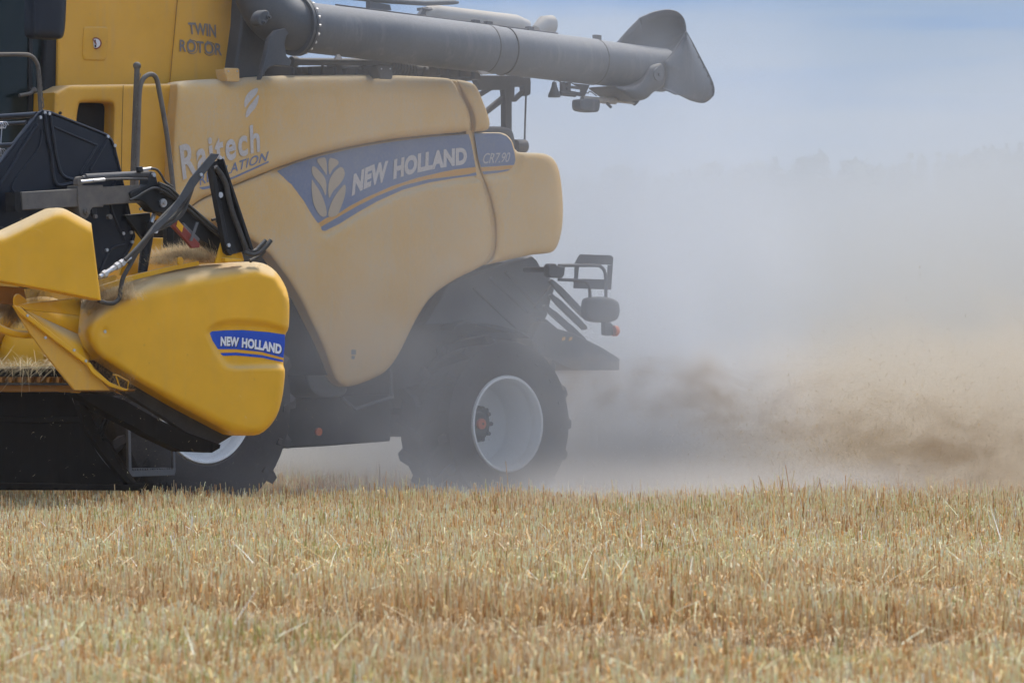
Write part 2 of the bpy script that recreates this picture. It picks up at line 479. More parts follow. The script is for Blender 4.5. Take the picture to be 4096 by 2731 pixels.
# ---- grain tank and front panels
MB().prism([P(x, y, 1.30) for x, y in [(269, -160), (252, 30), (235, 163), (232, 345), (240, 420), (712, 420), (712, -160)]], -L * 2.2).build('grain_tank', 'yellow_tank', comb, .01)
MB().prism([P(x, y, 1.315) for x, y in [(714, -160), (712.5, 0), (681, 332), (678, 420), (950, 420), (941, 276), (980, 0), (996, -160)]], -L * .5).build('tank_side_plate', 'yellow_tank', comb, .006)
pl = panel('warning_hatch', [(332, 112), (336, 107), (424, 107), (434, 112), (432, 180), (427, 236), (420, 246), (338, 243), (327, 236), (330, 170)], 1.307, 'yellow_tank', comb, r=.012, thick=.015, smooth=1)
MB().tube([P(383, 174, 1.30), P(383, 174, 1.316)], .045, 28).build('warning_sign', 'red', pl)
MB().tube([P(383, 174, 1.30), P(383, 174, 1.318)], .035, 28).build('sign_face', 'white_head', pl)
bt = MB(); q = P(384, 166, 1.3205); bt.prism([P(x, y, 1.3195) for x, y in chaikin([(379, 160), (386, 158), (390, 165), (387, 176), (380, 177), (377, 168)], 2)], -L * .001)
bt.prism([P(x, y, 1.3195) for x, y in chaikin([(379, 180), (386, 179), (387, 188), (382, 191), (378, 187)], 2)], -L * .001); bt.build('foot_symbol', 'black_decal', pl)
MB().prism([P(x, y, 1.3215) for x, y in [(369, 158), (372, 155), (398, 190), (395, 193)]], -L * .001).build('sign_bar', 'red', pl)
lettering('lettering', 'TWIN', ((752, 137), (809, 143), (865, 153)), (0, -46), (2, -52), 1.318, 'grey_decal', comb, off=.025, shear=-.12, spacing=1.0)
lettering('lettering', 'ROTOR', ((719, 207), (803, 214), (888, 224)), (0, -48), (0, -48), 1.318, 'grey_decal', comb, off=.018, spacing=1.08)
rng_ = MB()
for cx, cy in ((769, 189), (838, 196)):
    pts = [P(cx + 25 * math.cos(t) * .9, cy + 27 * math.sin(t), 1.3185) for t in np.linspace(-2.3, 2.6, 26)]
    rng_.tube(pts, .0028, 6)
    rng_.prism([P(cx + x, cy + y, 1.3195) for x, y in [(-22, -16), (-6, -34), (0, -20), (-10, -16)]], -L * .001)
rng_.build('rotor_arrow', 'grey_decal', comb)

fp = panel('front_side_panel', [(217, 341), (460, 339), (684, 334), (696, 340), (700, 352), (698, 459), (688, 587), (686, 660), (700, 780), (690, 860), (560, 900), (210, 900), (211, 600), (212, 459)],
           1.50, 'yellow_tank', comb, r=.035, thick=.25, smooth=1, holes=[[(313, 420), (322, 409), (440, 409), (454, 420), (453, 470), (447, 640), (300, 640), (303, 500)]])
MB().side([(290, 400), (470, 400), (470, 660), (290, 660)], 1.36, .05).build('window_recess', 'void', fp)
seam = MB(); seam.tube([P(493, 342, 1.502), P(488, 520, 1.502), P(486, 700, 1.502)], .002, 4); seam.tube([P(713, -40, 1.317), P(679, 334, 1.317)], .0018, 4); seam.build('panel_seam', 'dark', fp)
bl = MB(); sidecyl(bl, 239, 453, 1.50, .012, .012); bl.build('bolt', 'black', fp)

# ---- moulded side panels
crease = [(690, 880), (740, 845), (800, 797), (867, 768), (953, 733), (1030, 702), (1106, 671), (1180, 645), (1259, 619), (1412, 583), (1565, 557), (1718, 540), (1871, 530)]
upper = [(700, 332), (740, 323), (800, 319), (893, 315), (905, 324), (914, 329), (958, 328), (966, 310), (1100, 304), (1200, 302), (1340, 300), (1478, 299), (1500, 306), (1512, 314), (1556, 315), (1562, 301), (1640, 304), (1700, 308), (1775, 312), (1802, 317), (1818, 335), (1838, 378), (1858, 410), (1872, 440), (1880, 480), (1882, 505), (1874, 528)] + crease[-2::-1] + [(690, 800), (688, 690), (690, 600), (694, 500), (702, 430), (706, 370)]
def near_crease(p):
    # the upper moulding swells out towards the crease and rolls back under it
    d = seg_dist(p, crease + crease[::-1]) ; t = np.clip(d / 95.0, 0, 1)
    top = np.clip((p[:, 1] - 300) / 110.0, 0, 1)
    return -0.018 * np.sin(np.pi * t) * (1 - t) + 0.075 * (1 - top) ** 2
up = panel('upper_side_panel', upper, OB + .035, 'yellow_body', comb, r=.05, thick=.12, disp=near_crease, smooth=1, grid=15)
stripe_rim = [(1085, 690), (1108, 676), (1170, 648), (1259, 621), (1412, 585), (1565, 559), (1718, 541), (1890, 526), (1915, 620), (1925, 712), (1816, 722), (1714, 740), (1612, 768), (1510, 815), (1434, 858), (1357, 908), (1304, 938), (1284, 932), (1262, 898), (1240, 860), (1204, 800), (1160, 740), (1122, 704)]
def recess(p):
    s = signed(p, stripe_rim); t = np.clip((s + 26) / 34.0, 0, 1); return 0.045 * t * t * (3 - 2 * t) + 0.05 * np.clip((p[:, 1] - 1020) / 500.0, 0, 1) ** 2
lower = [(1871, 533), (1880, 536), (1886, 560), (1894, 602), (1899, 650), (1905, 699), (1925, 719), (1935, 765), (1944, 800), (1956, 850), (1963, 900), (1967, 955), (1963, 1006), (1949, 1042), (1934, 1060), (1890, 1084), (1842, 1106), (1800, 1130), (1765, 1153), (1735, 1177), (1708, 1205), (1679, 1250), (1660, 1284), (1643, 1317), (1612, 1384), (1577, 1445), (1551, 1476), (1529, 1496), (1457, 1529), (1400, 1546), (1380, 1546), (1356, 1536), (1332, 1508), (1308, 1437), (1279, 1360), (1240, 1282), (1204, 1205), (1158, 1129), (1117, 1072), (1066, 1006), (1000, 958), (930, 915), (860, 890), (780, 880), (700, 884)] + crease[1:-1]
lo = panel('lower_side_panel', lower, OB, 'yellow_body', comb, r=.05, thick=.14, disp=recess, smooth=1, grid=15)
def dstripe(p): return recess(p)
main_blue = [(1108, 685), (1170, 657), (1259, 630), (1412, 594), (1565, 568), (1718, 549), (1874, 537), (1882, 560), (1890, 600), (1897, 640), (1902, 668), (1820, 678), (1769, 688), (1667, 712), (1565, 746), (1463, 791), (1400, 824), (1357, 852), (1306, 872), (1272, 893), (1250, 863), (1214, 802), (1168, 741), (1147, 722)]
decal('stripe_decal', main_blue, OB, 'blue_body', lo, dstripe)
decal('stripe_decal', [(1274, 892), (1306, 874), (1357, 854), (1400, 826), (1463, 793), (1565, 748), (1667, 714), (1769, 690), (1902, 670), (1904, 688), (1867, 697), (1714, 716), (1612, 741), (1510, 782), (1434, 820), (1357, 864), (1284, 906)], OB, 'orange_body', lo, dstripe)
decal('stripe_decal', [(1284, 908), (1357, 866), (1434, 822), (1510, 784), (1612, 743), (1714, 718), (1867, 699), (1904, 690), (1907, 702), (1816, 713), (1714, 731), (1612, 759), (1510, 805), (1434, 848), (1357, 896), (1300, 924), (1288, 922)], OB, 'blue_body', lo, dstripe)
lettering('lettering', 'NEW', ((1407, 786), (1478, 748), (1547, 727)), (8, -88), (6, -84), OB, 'white_body', lo, dstripe, lift=.007, off=.055, spacing=1.04)
lettering('lettering', 'HOLLAND', ((1573, 719), (1720, 681), (1868, 659)), (4, -81), (0, -70), OB, 'white_body', lo, dstripe, lift=.007, off=.055, spacing=1.04)
# leaf emblem
lf = [[(1264, 640), (1285, 631), (1306, 630), (1309, 706), (1300, 690), (1282, 664)], [(1312, 630), (1345, 636), (1360, 654), (1330, 676), (1316, 708)],
      [(1247, 668), (1258, 664), (1284, 690), (1304, 716), (1306, 752), (1303, 790), (1290, 750), (1262, 716), (1248, 694)], [(1364, 664), (1378, 680), (1380, 704), (1360, 738), (1330, 766), (1316, 800), (1312, 760), (1318, 718), (1334, 690)],
      [(1247, 712), (1256, 730), (1280, 766), (1298, 806), (1308, 846), (1306, 866), (1284, 868), (1256, 826), (1247, 770)], [(1384, 730), (1382, 780), (1364, 830), (1348, 866), (1312, 870), (1314, 842), (1330, 800), (1356, 762)]]
em = MB()
for l_ in lf:
    pp = np.array(chaikin(l_, 2)); hg = -recess(pp)
    em.prism([P(x, y, OB + float(h) + .0075) for (x, y), h in zip(pp, hg)], -L * .0015)
em.build('leaf_emblem', 'gold_decal', lo)
# RPitech logo on the upper panel
UD = near_crease
lettering('lettering', 'Raitech', ((733, 722), (890, 655), (1040, 608)), (-16, -138), (-2, -112), OB + .035, 'white_body', up, UD, off=.026, spacing=1.16)
lettering('lettering', 'REVELATION', ((800, 742), (935, 690), (1074, 641)), (-12, -38), (2, -36), OB + .035, 'blue_body', up, UD, off=.012, shear=.3, spacing=1.05)
decal('underline_decal', [(795, 750), (830, 745), (940, 704), (1074, 644), (1076, 650), (950, 708), (838, 754), (810, 759)], OB + .035, 'blue_body', up, UD)
decal('leaf_mark', chaikin([(1033, 349), (1030, 372), (1012, 392), (990, 418), (979, 436), (976, 410), (984, 382), (1006, 360)], 2), OB + .035, 'white_body', up, UD)
decal('leaf_mark', chaikin([(1036, 374), (1034, 402), (1024, 430), (1004, 452), (984, 476), (982, 456), (992, 430), (1014, 404)], 2), OB + .035, 'white_body', up, UD)
decal('small_label', [(1405, 1398), (1424, 1398), (1424, 1418), (1405, 1418)], OB, 'grey_decal', lo, recess)
decal('small_label', [(1406, 1423), (1420, 1423), (1418, 1436), (1406, 1436)], OB, 'grey_decal', lo, recess)

# ---- rear panels and the grooves
panel('groove_cover', [(1795, 318), (1830, 320), (1868, 390), (1900, 480), (1896, 525), (1905, 610), (1925, 700), (1950, 735), (1975, 830), (1995, 950), (1985, 1010), (1950, 1060), (1925, 1058), (1950, 960), (1935, 850), (1905, 735), (1880, 640), (1860, 530), (1862, 470), (1830, 400)], OB - .045, 'yellow_body', comb, r=.02, thick=.1, smooth=1)
def roll_top(p): return 0.07 * (1 - np.clip((p[:, 1] - 318) / 100.0, 0, 1)) ** 2
panel('rear_upper_panel', [(1822, 319), (1850, 322), (1880, 330), (1897, 338), (1910, 355), (1925, 390), (1945, 440), (1957, 480), (1959, 505), (1950, 520), (1925, 527), (1893, 527), (1899, 508), (1898, 480), (1888, 440), (1871, 405), (1845, 355)], OB + .035, 'yellow_body', comb, r=.05, thick=.12, disp=roll_top, smooth=1)
rear = [(1893, 531), (1960, 530), (2004, 530), (2030, 541), (2050, 566), (2061, 607), (2100, 611), (2157, 612), (2190, 618), (2216, 636), (2234, 673), (2244, 724), (2251, 800), (2252, 860), (2249, 905), (2242, 944), (2232, 978), (2219, 1000), (2200, 1012), (2160, 1016), (2128, 1019), (2080, 1029), (2038, 1038), (1987, 1050), (1941, 1061), (1960, 1044), (1975, 1026), (1984, 985), (1985, 944), (1982, 880), (1972, 830), (1959, 777), (1942, 732), (1922, 699), (1911, 650), (1905, 602)]
lab_rim = [(1880, 515), (2010, 515), (2045, 530), (2068, 570), (2078, 630), (2070, 672), (2040, 698), (1990, 706), (1925, 712), (1895, 640)]
def rrecess(p):
    s = signed(p, lab_rim); t = np.clip((s + 20) / 30.0, 0, 1); b = np.clip((p[:, 0] - 2090) / 165.0, 0, 1)
    return 0.03 * t * t * (3 - 2 * t) + 0.12 * b ** 3
rp = panel('rear_side_panel', rear, OB, 'yellow_body', comb, r=.05, thick=.5, disp=rrecess, smooth=1, grid=15)
decal('stripe_decal', [(1897, 535), (1960, 533), (2000, 534), (2027, 545), (2046, 568), (2057, 607), (2062, 640), (2056, 660), (2000, 664), (1924, 669), (1914, 640), (1906, 590)], OB, 'blue_body', rp, rrecess)
decal('stripe_decal', [(1925, 671), (2000, 666), (2054, 662), (2046, 674), (2000, 680), (1928, 685)], OB, 'orange_body', rp, rrecess)
decal('stripe_decal', [(1929, 687), (2000, 682), (2043, 676), (2030, 684), (1990, 692), (1934, 698)], OB, 'blue_body', rp, rrecess)
lettering('lettering', 'CR7.90', ((1931, 655), (1985, 652), (2038, 648)), (4, -42), (4, -38), OB, 'white_body', rp, rrecess, off=.0, shear=.2, spacing=.95)

for i, (px_, mm) in enumerate((((898, 272), 'yellow_body'), ((1510, 262), 'black_dusty'))):
    x, y = px_
    hp = [(x, y + 4), (x + 4, y), (x + 54, y + 1), (x + 60, y + 6), (x + 61, y + 50), (x + 56, y + 56), (x + 12, y + 54), (x + 8, y + 30), (x + 1, y + 22)]
    h = MB().side(hp, OB + .06, .02).side([(x + 2, y + 4), (x + 12, y + 8), (x + 12, y + 54), (x + 6, y + 30)], OB + .058, .12).build('panel_catch', mm, comb, .006)
    b_ = MB(); sidecyl(b_, x + 15, y + 14, OB + .06, .006, .006); sidecyl(b_, x + 50, y + 14, OB + .06, .006, .006); b_.build('bolt', 'steel', h)

# ---- grey front fender and frame loop below the panels
panel('front_fender', [(960, 900), (1060, 985), (1117, 1060), (1165, 1120), (1215, 1200), (1290, 1360), (1340, 1500), (1392, 1545), (1380, 1580), (1330, 1592), (1262, 1584), (1226, 1540), (1192, 1430), (1158, 1340), (1100, 1230), (960, 1100)], 1.42, 'fender', comb, r=.04, thick=.3, smooth=2)
lp = MB(); lp.tube([P(x, y, 1.40) for x, y in smooth_line([(1556, 1476), (1564, 1500), (1566, 1578), (1560, 1590), (1430, 1632), (1420, 1634), (1385, 1606), (1368, 1590)], 3)], .014, 8); lp.build('frame_loop', 'fender', comb)
rf = MB(); sidecyl(rf, 1271, 1726, 1.085, .032, .02, 24); rf.build('side_reflector', 'amber', comb)
MB().side([(1110, 1600), (1560, 1575), (1562, 1762), (1110, 1790)], 1.08, .06).build('side_frame', 'dark', comb, .01)

# ---- rear: chopper hood, deflector, fins
MB().side([(1800, 1130), (2128, 1022), (2148, 1040), (2160, 1062), (2175, 1085), (2215, 1125), (2224, 1140), (2205, 1200), (2190, 1260), (2172, 1300), (2172, 1345), (2060, 1320), (1900, 1290), (1700, 1300)], 1.15, 1.9).build('straw_hood', 'grey', comb, .012)
rbs = MB()
for a_, b_ in (((1900, 1150), (2080, 1320)), ((1965, 1110), (2120, 1250)), ((2025, 1085), (2172, 1245)), ((2215, 1130), (2140, 1230))):
    rbs.side([(a_[0] - 4, a_[1] + 4), (a_[0] + 4, a_[1] - 4), (b_[0] + 4, b_[1] - 4), (b_[0] - 4, b_[1] + 4)], 1.17, .03)
rbs.build('hood_rib', 'grey', comb, .004)
df = MB(); df.side([(2165, 1284), (2195, 1292), (2232, 1314), (2290, 1330), (2330, 1350), (2405, 1386), (2440, 1408), (2480, 1434), (2478, 1480), (2420, 1480), (2290, 1478), (2200, 1440), (2100, 1400)], 1.25, 1.2); dfo = df.build('spreader_deflector', 'grey', comb, .01)
for x in (2250, 2278):
    MB().side([(x, 1349), (x + 12, 1346), (x + 10, 1360), (x - 3, 1363)], 1.254, .002).build('hazard_mark', 'yellow_head', dfo)
for (x0, y0), (x1, y1) in (((2205, 1120), (2345, 1265)), ((2205, 1178), (2340, 1310)), ((2180, 1222), (2335, 1358)), ((2160, 1270), (2250, 1345))):
    fo = 1.22
    nx, ny = (y1 - y0), -(x1 - x0); l_ = math.hypot(nx, ny); nx *= 11 / l_; ny *= 11 / l_; ux, uy = -ny, nx
    MB().side(chaikin([(x0 + nx, y0 + ny), (x1 + nx, y1 + ny), (x1 + nx * .4 - ny * .8, y1 + ny * .4 + nx * .8), (x1 - nx * .4 - ny * .8, y1 - ny * .4 + nx * .8), (x1 - nx, y1 - ny), (x0 - nx, y0 - ny)], 1), fo, .03).build('spreader_fin', 'grey', comb)
MB().lathe(P(1880, 1420, 1.12), L, [(.44, -.9), (.44, -.36), (.42, -.33), (.30, -.315), (.1, -.31), (.01, -.31)], 40).build('chopper_drum', 'dark', comb)
fd = MB()
arc = [(1815, 1312), (1840, 1292), (1880, 1283), (1940, 1284), (2010, 1296), (2080, 1320), (2140, 1358)]
for o_ in (1.22,):
    s_ = smooth_line(arc, 5)
    for i in range(len(s_) - 1):
        a0, a1 = P(*s_[i], o_), P(*s_[i + 1], o_)
        fd.add([a0, a1, a1 - L * .5, a0 - L * .5, a0 - Z * .02, a1 - Z * .02, a1 - L * .5 - Z * .02, a0 - L * .5 - Z * .02], [(0, 1, 2, 3), (4, 7, 6, 5), (0, 4, 5, 1), (3, 2, 6, 7)])
fd.build('rear_mudguard', 'grey', comb)

# ---- plate bracket, warning mirror and lamps behind
OM = 1.55
arm = MB(); arm.tube([P(2100, 1078, 1.2), P(2206, 1079, OM)], .024, 12)
arm.tube([P(x, y, OM) for x, y in smooth_line([(2235, 1062), (2378, 1062), (2405, 1068), (2420, 1092), (2423, 1140), (2424, 1192)], 4)], .014, 8)
arm.tube([P(x, y, OM) for x, y in smooth_line([(2234, 1118), (2330, 1123), (2350, 1132), (2358, 1152), (2360, 1192)], 4)], .014, 8)
arm.build('lamp_bracket', 'black_dusty', comb)
MB().side([(2198, 1062), (2205, 1054), (2224, 1054), (2230, 1062), (2262, 1068), (2258, 1100), (2250, 1112), (2208, 1110), (2197, 1100)], OM + .03, .07).build('clamp', 'black_dusty', comb, .008)
plate = MB()
for q in ([(2320, 1017), (2443, 1021), (2454, 1031), (2452, 1060), (2300, 1054), (2300, 1052)], [(2300, 1055), (2318, 1056), (2312, 1116), (2298, 1116)], [(2432, 1061), (2452, 1060), (2445, 1159), (2428, 1158)], [(2297, 1117), (2336, 1115), (2428, 1118), (2428, 1158), (2295, 1153)]):
    plate.side(q, OM - .03, .008)
plate.build('plate_holder', 'black_dusty', comb, .003)
mm = panel('warning_mirror', [(2343, 1200), (2356, 1190), (2390, 1186), (2430, 1188), (2462, 1198), (2476, 1212), (2480, 1240), (2476, 1265), (2466, 1280), (2440, 1289), (2400, 1290), (2362, 1284), (2345, 1272), (2339, 1245)], OM + .05, 'black_dusty', comb, r=.035, thick=.05)
MB().side([(2419, 1286), (2446, 1290), (2452, 1300), (2454, 1338), (2440, 1343), (2420, 1340)], OM + .02, .05).build('lamp_housing', 'black_dusty', comb, .008)
MB().lathe(P(2462, 1323, OM + .02), B, [(.001, .02), (.035, .018), (.045, .006), (.045, -.03)], 24).build('marker_lamp', 'amber', comb)

# ---- tractor-style wheels
def wheel(name, px, py, oo, R, W, RR, nl, hub):
    c = P(px, py, oo); root = bpy.data.objects.new(name, None); C.objects.link(root); root.parent = comb; root.location = (0, 0, 0); root.empty_display_size = .2
    t = MB(); side = R - RR
    prof = [(RR, -.02), (RR + .03, .012), (RR + side * .3, .045), (RR + side * .55, .05), (RR + side * .8, .02), (R - .055, -.03), (R - .05, -.05), (R - .045, -W * .5), (R - .05, -W + .05), (R - .055, -W + .03), (RR + side * .5, -W - .03), (RR, -W + .02)]
    t.lathe(c, L, prof, 72)
    e1, e2 = B, Z
    def pt(r, th, h): return c + (e1 * math.cos(th) + e2 * math.sin(th)) * r + L * h
    for k in range(nl):
        for s in (0, 1):
            th0 = 2 * math.pi * (k + .5 * s) / nl
            # chevron bar from the centre out over the shoulder
            h = [-.03, -.10, -.22, -W * .5] if s == 0 else [-W + .03, -W + .10, -W + .22, -W * .5]
            sw = [(.0), (.05), (.13), (.24)]
            ring = []
            for hh, dth in zip(h, sw):
                wd = .045 / R * 1.0
                for (dr, dd) in ((0, -wd * 1.3), (.066, -wd * .75), (.066, wd * .75), (0, wd * 1.3)):
                    ring.append(pt(R - .058 + dr, th0 + dth + dd, hh))
            # the shoulder end drops down the sidewall
            hs = .045 if s == 0 else -W - .03
            low = []
            for (dr, dd) in ((0, -wd), (.01, -wd * .7), (.01, wd * .7), (0, wd)):
                low.append(pt(R - .19 + dr * .2, th0 - .06 + dd * .8, hs - (0.005 if s == 0 else -.005)) + L * (dr * 1.6 if s == 0 else -dr * 1.6))
            rows = [low, ring[0:4], ring[4:8], ring[8:12], ring[12:16]]
            vs = [v for r_ in rows for v in r_]; fs = []
            for i in range(4):
                for j in range(4):
                    fs.append((i * 4 + j, i * 4 + (j + 1) % 4, (i + 1) * 4 + (j + 1) % 4, (i + 1) * 4 + j))
            fs += [(0, 1, 2, 3), (16, 17, 18, 19)]
            t.add(vs, fs)
    t.build('tyre', 'rubber', root, smooth=30)
    r = MB()
    r.lathe(c, L, [(RR + .012, -.03), (RR + .016, -.005), (RR + .006, .012), (RR - .012, .010), (RR - .024, -.02), (RR - .030, -.075), (RR - .022, -.095), (RR - .034, -.13), (RR - .055, -.20), (RR - .052, -.225), (RR - .062, -.25), (RR - .068, -.36), (RR - .12, -.40), (RR - .20, -.405), (.05, -.405), (.01, -.405)], 72)
    r.build('rim', 'rim', root, smooth=40)
    hb = MB(); hb.lathe(c, L, [(.155, -.40), (.155, -.385), (.12, -.375), (.10, -.34), (.085, -.33), (.01, -.33)], 32)
    for k in range(10):
        th = 2 * math.pi * k / 10
        p0 = pt(.135, th, -.385); hb.tube([p0, p0 + L * .05], .017, 6)
    hb.build('hub', 'black_dusty', root)
    if hub:
        cp = MB(); cp.lathe(c, L, [(.045, -.33), (.045, -.305), (.03, -.295), (.01, -.294)], 24); cp.build('hub_cap', 'amber', root)
    return root
wheel('rear_wheel', 2030, 1695, 1.45, .745, .58, .385, 17, True)
wheel('front_wheel', 824, 1612, 1.75, .93, .72, .455, 18, False)

# ---- ladder steps behind the header skirt
ld = MB()
OL = 1.95
ld.side([(512, 1700), (522, 1700), (528, 1908), (516, 1908)], OL, .03).side([(690, 1700), (699, 1700), (703, 1890), (694, 1892)], OL, .03)
ld.build('ladder_rail', 'fender', comb, .003)
st = MB(); st.side([(524, 1882), (700, 1876), (700, 1900), (524, 1906)], OL, .01)
p0, p1 = P(524, 1882, OL), P(700, 1878, OL)
for i in range(18):
    a_ = p0.lerp(p1, i / 18); b_ = p0.lerp(p1, (i + .55) / 18)
    st.prism([a_, b_, b_ + Z * .016, a_ + Z * .016], -L * .22)
st.build('ladder_step', 'fender', comb, .002)

# ---- cab at the left edge
cg = [(-260, -200), (238, -200), (228, 60), (214, 330), (206, 520), (200, 900), (-260, 900)]
cab = MB().side(cg, 1.22, 1.9).build('cab_glass', 'glass', comb, .02)
MB().side([(190, -200), (276, -200), (262, 60), (234, 330), (216, 470), (205, 700), (160, 700), (168, 420), (186, 100)], 1.27, .12).build('cab_pillar', 'black', comb, .015)
MB().side([(120, -200), (135, -200), (127, 700), (112, 700)], 1.235, .02).build('door_frame', 'black', comb, .004)
hd = MB(); hd.tube([P(x, y, 1.30) for x, y in smooth_line([(78, 382), (100, 378), (124, 372), (136, 352)], 4)], .014, 8); hd.ball(P(136, 362, 1.29), .024, 10); hd.build('door_handle', 'worn', comb)
gr = MB(); gr.tube([P(x, y, 1.5) for x, y in smooth_line([(-120, 219), (0, 219), (95, 219), (125, 226), (145, 248), (154, 280), (158, 360), (164, 470)], 5)], .017, 10)
gr.build('grab_rail', 'worn', comb)
def chain(name, pts, r, parent, m='worn'):
    c = MB(); s = smooth_line([tuple(p) for p in pts], 12); s = [Vector(q) for q in s]
    L_ = 0; out = [s[0]]
    for a_, b_ in zip(s, s[1:]):
        L_ += (b_ - a_).length
        if L_ > r * 4.2: out.append(b_); L_ = 0
    for i in range(len(out) - 1):
        m_ = (out[i] + out[i + 1]) / 2; d = (out[i + 1] - out[i]).normalized(); u = d.cross(L if i % 2 else B).normalized(); ring = []
        for k in range(9):
            t = 2 * math.pi * k / 8; ring.append(m_ + d * math.cos(t) * r * 2.6 + u * math.sin(t) * r * 1.5)
        c.tube(ring, r * .5, 5, False)
    return c.build(name, m, parent)
chain('chain', [P(155, 275, 1.53), P(162, 330, 1.53), P(168, 400, 1.53), P(175, 445, 1.53)], .0085, comb)
mr = panel('cab_mirror', [(136, -160), (262, -160), (268, -40), (262, 100), (256, 140), (248, 155), (225, 159), (160, 155), (136, 148), (130, 125), (131, 60)], 2.0, 'reel', comb, r=.06, thick=.10)

# ---- hand rails with the chain and knob
pr = MB(); pr.tube([P(548, 275, 1.72), P(541, 450, 1.72), P(530, 760, 1.72)], .0215, 12); pr.ball(P(548, 264, 1.72), .031, 10); pr.build('rail_post', 'worn', comb)
lr = MB(); lr.tube([P(x, y, 1.78) for x, y in smooth_line([(543, 800), (547, 690), (553, 520), (558, 370), (572, 318), (600, 298), (624, 312), (638, 370), (663, 510), (680, 640), (692, 745), (696, 800)], 6)], .019, 12); lr.build('hand_rail', 'worn', comb)
chain('chain', [P(560, 296, 1.79), P(548, 380, 1.79), P(546, 520, 1.79), P(538, 680, 1.79)], .006, comb)

# ---- unloading tube
OT = 1.72
g1 = MB().side([(980, -160), (966, 100), (942, 276), (946, 330), (1060, 330), (1070, 220), (1085, 160), (1180, 120), (1195, -60), (1200, -160)], 1.45, .55).build('tube_turret', 'grey', comb, .02)
el = MB(); cpts = [P(1010, -190, 1.5), P(1030, -60, 1.58), P(1075, 40, 1.66), P(1130, 86, 1.70), P(1192, 104, 1.72)]
el.tube(smooth_line([tuple(q) for q in cpts], 6), .205, 40); elo = el.build('tube_elbow', 'grey', comb)
bs = MB()
for x, y in ((1078, 50), (1055, 73), (1050, 91)):
    pass
bs.side(chaikin([(1045, 48), (1066, 38), (1080, 50), (1078, 80), (1058, 108), (1036, 100), (1032, 74)], 2), 1.93, .1)
bp_ = bs.build('bolt_pad', 'grey', elo, .01)
bb = MB(); sidecyl(bb, 1072, 70, 1.93, .018, .02); sidecyl(bb, 1053, 90, 1.93, .018, .02); sidecyl(bb, 1072, 70, 1.93, .009, .035); sidecyl(bb, 1053, 90, 1.93, .009, .035); bb.build('bolt', 'grey', elo)
MB().side([(1152, 110), (1172, 122), (1147, 145), (1139, 178), (1147, 224), (1168, 243), (1160, 266), (1100, 262), (1072, 274), (1052, 306), (1046, 320), (1040, 320), (1066, 214), (1078, 152), (1106, 122)], 1.86, .05).build('pivot_bracket', 'grey', comb, .01)
dd = (P(2655, 282, OT) - P(1192, 106, OT)).normalized()
t0, t1 = P(1192, 106, OT), P(2650, 281, OT)
tl = (t1 - t0).length
tube = MB().lathe(t0, dd, [(.01, 0), (.197, 0), (.197, tl * .52), (.1925, tl * .521), (.190, tl * .80), (.186, tl * .801), (.183, tl)], 56).build('unloading_tube', 'auger', comb, smooth=25)
fl = MB(); fl.lathe(t0, dd, [(.2, -.035), (.235, -.035), (.235, -.008), (.2, -.008)], 56); fl.lathe(t0, dd, [(.2, .002), (.232, .002), (.232, .022), (.2, .022)], 56); flo = fl.build('flange', 'grey', tube)
bo = MB(); ux = dd.orthogonal().normalized(); vx = dd.cross(ux)
for k in range(20):
    t = 2 * math.pi * k / 20; p = t0 + (ux * math.cos(t) + vx * math.sin(t)) * .217; bo.tube([p + dd * .02, p + dd * .045], .012, 6)
bo.build('bolt', 'steel', tube)
for q in (.495, .545, .80):
    bd = MB(); c_ = t0 + dd * (tl * q); bd.lathe(c_, dd, [(.19, -.006), (.1995 if q < .7 else .1925, -.004), (.1995 if q < .7 else .1925, .004), (.18, .006)], 56); bd.build('tube_band', 'dark', tube)
sm = MB(); sm.prism([t0 + dd * .4 + Z * .197, t0 + dd * (tl * .70) + Z * .19, t0 + dd * (tl * .70) + Z * .205, t0 + dd * .4 + Z * .212], -L * .02)
for q in (.47, .505, .62, .81): c_ = t0 + dd * (tl * q) + Z * .20; sm.box(c_, (dd, L, Z), (.06, .05, .05))
sm.build('tube_rail', 'black_dusty', tube, .003)
fin = MB(); fin.side([(1352, 218), (1360, 220), (1372, 240), (1340, 238)], 1.9, .02); fin.side([(1910, 283), (1935, 284), (1970, 297), (1930, 300)], 1.9, .02); fin.build('tube_tab', 'silver', tube)

# ---- spout: a flared chute hinged to the tube's end
spt = bpy.data.objects.new('spout', None); C.objects.link(spt); spt.parent = comb
def chute(rows, thick=.012):
    """rows of equal length 3D points joined to a curved sheet with thickness"""
    mb = MB(); n = len(rows[0]); v0 = [p for r in rows for p in r]
    mb.v = v0[:]
    for i in range(len(rows) - 1):
        for j in range(n - 1): mb.f.append((i * n + j, i * n + j + 1, (i + 1) * n + j + 1, (i + 1) * n + j))
    return mb
# far half of the chute: the inside face we look into (bulges away from the camera)
topc = smooth_line([(2462, 175), (2512, 118), (2553, 77), (2560, 70), (2612, 48), (2667, 38), (2708, 46), (2734, 71), (2744, 102), (2746, 128)], 4)
botc = smooth_line([(2475, 330), (2520, 322), (2570, 308), (2600, 296), (2630, 276), (2655, 250), (2680, 222), (2706, 192), (2728, 160), (2745, 130)], 4)
rows = []
for k in range(9):
    t = k / 8; rows.append([P(a_[0] * (1 - t) + b_[0] * t, a_[1] * (1 - t) + b_[1] * t, 1.74 - .14 * math.sin(math.pi * t) ) for a_, b_ in zip(topc, botc)])
sh = chute(rows).build('spout_shell', 'grey', spt, smooth=60)
sh.modifiers.new('solid', 'SOLIDIFY').thickness = .012
ed1 = smooth_line([(2745, 128), (2776, 184), (2806, 242), (2832, 292), (2851, 334), (2856, 366), (2847, 392), (2821, 411), (2795, 412), (2760, 403)], 4)
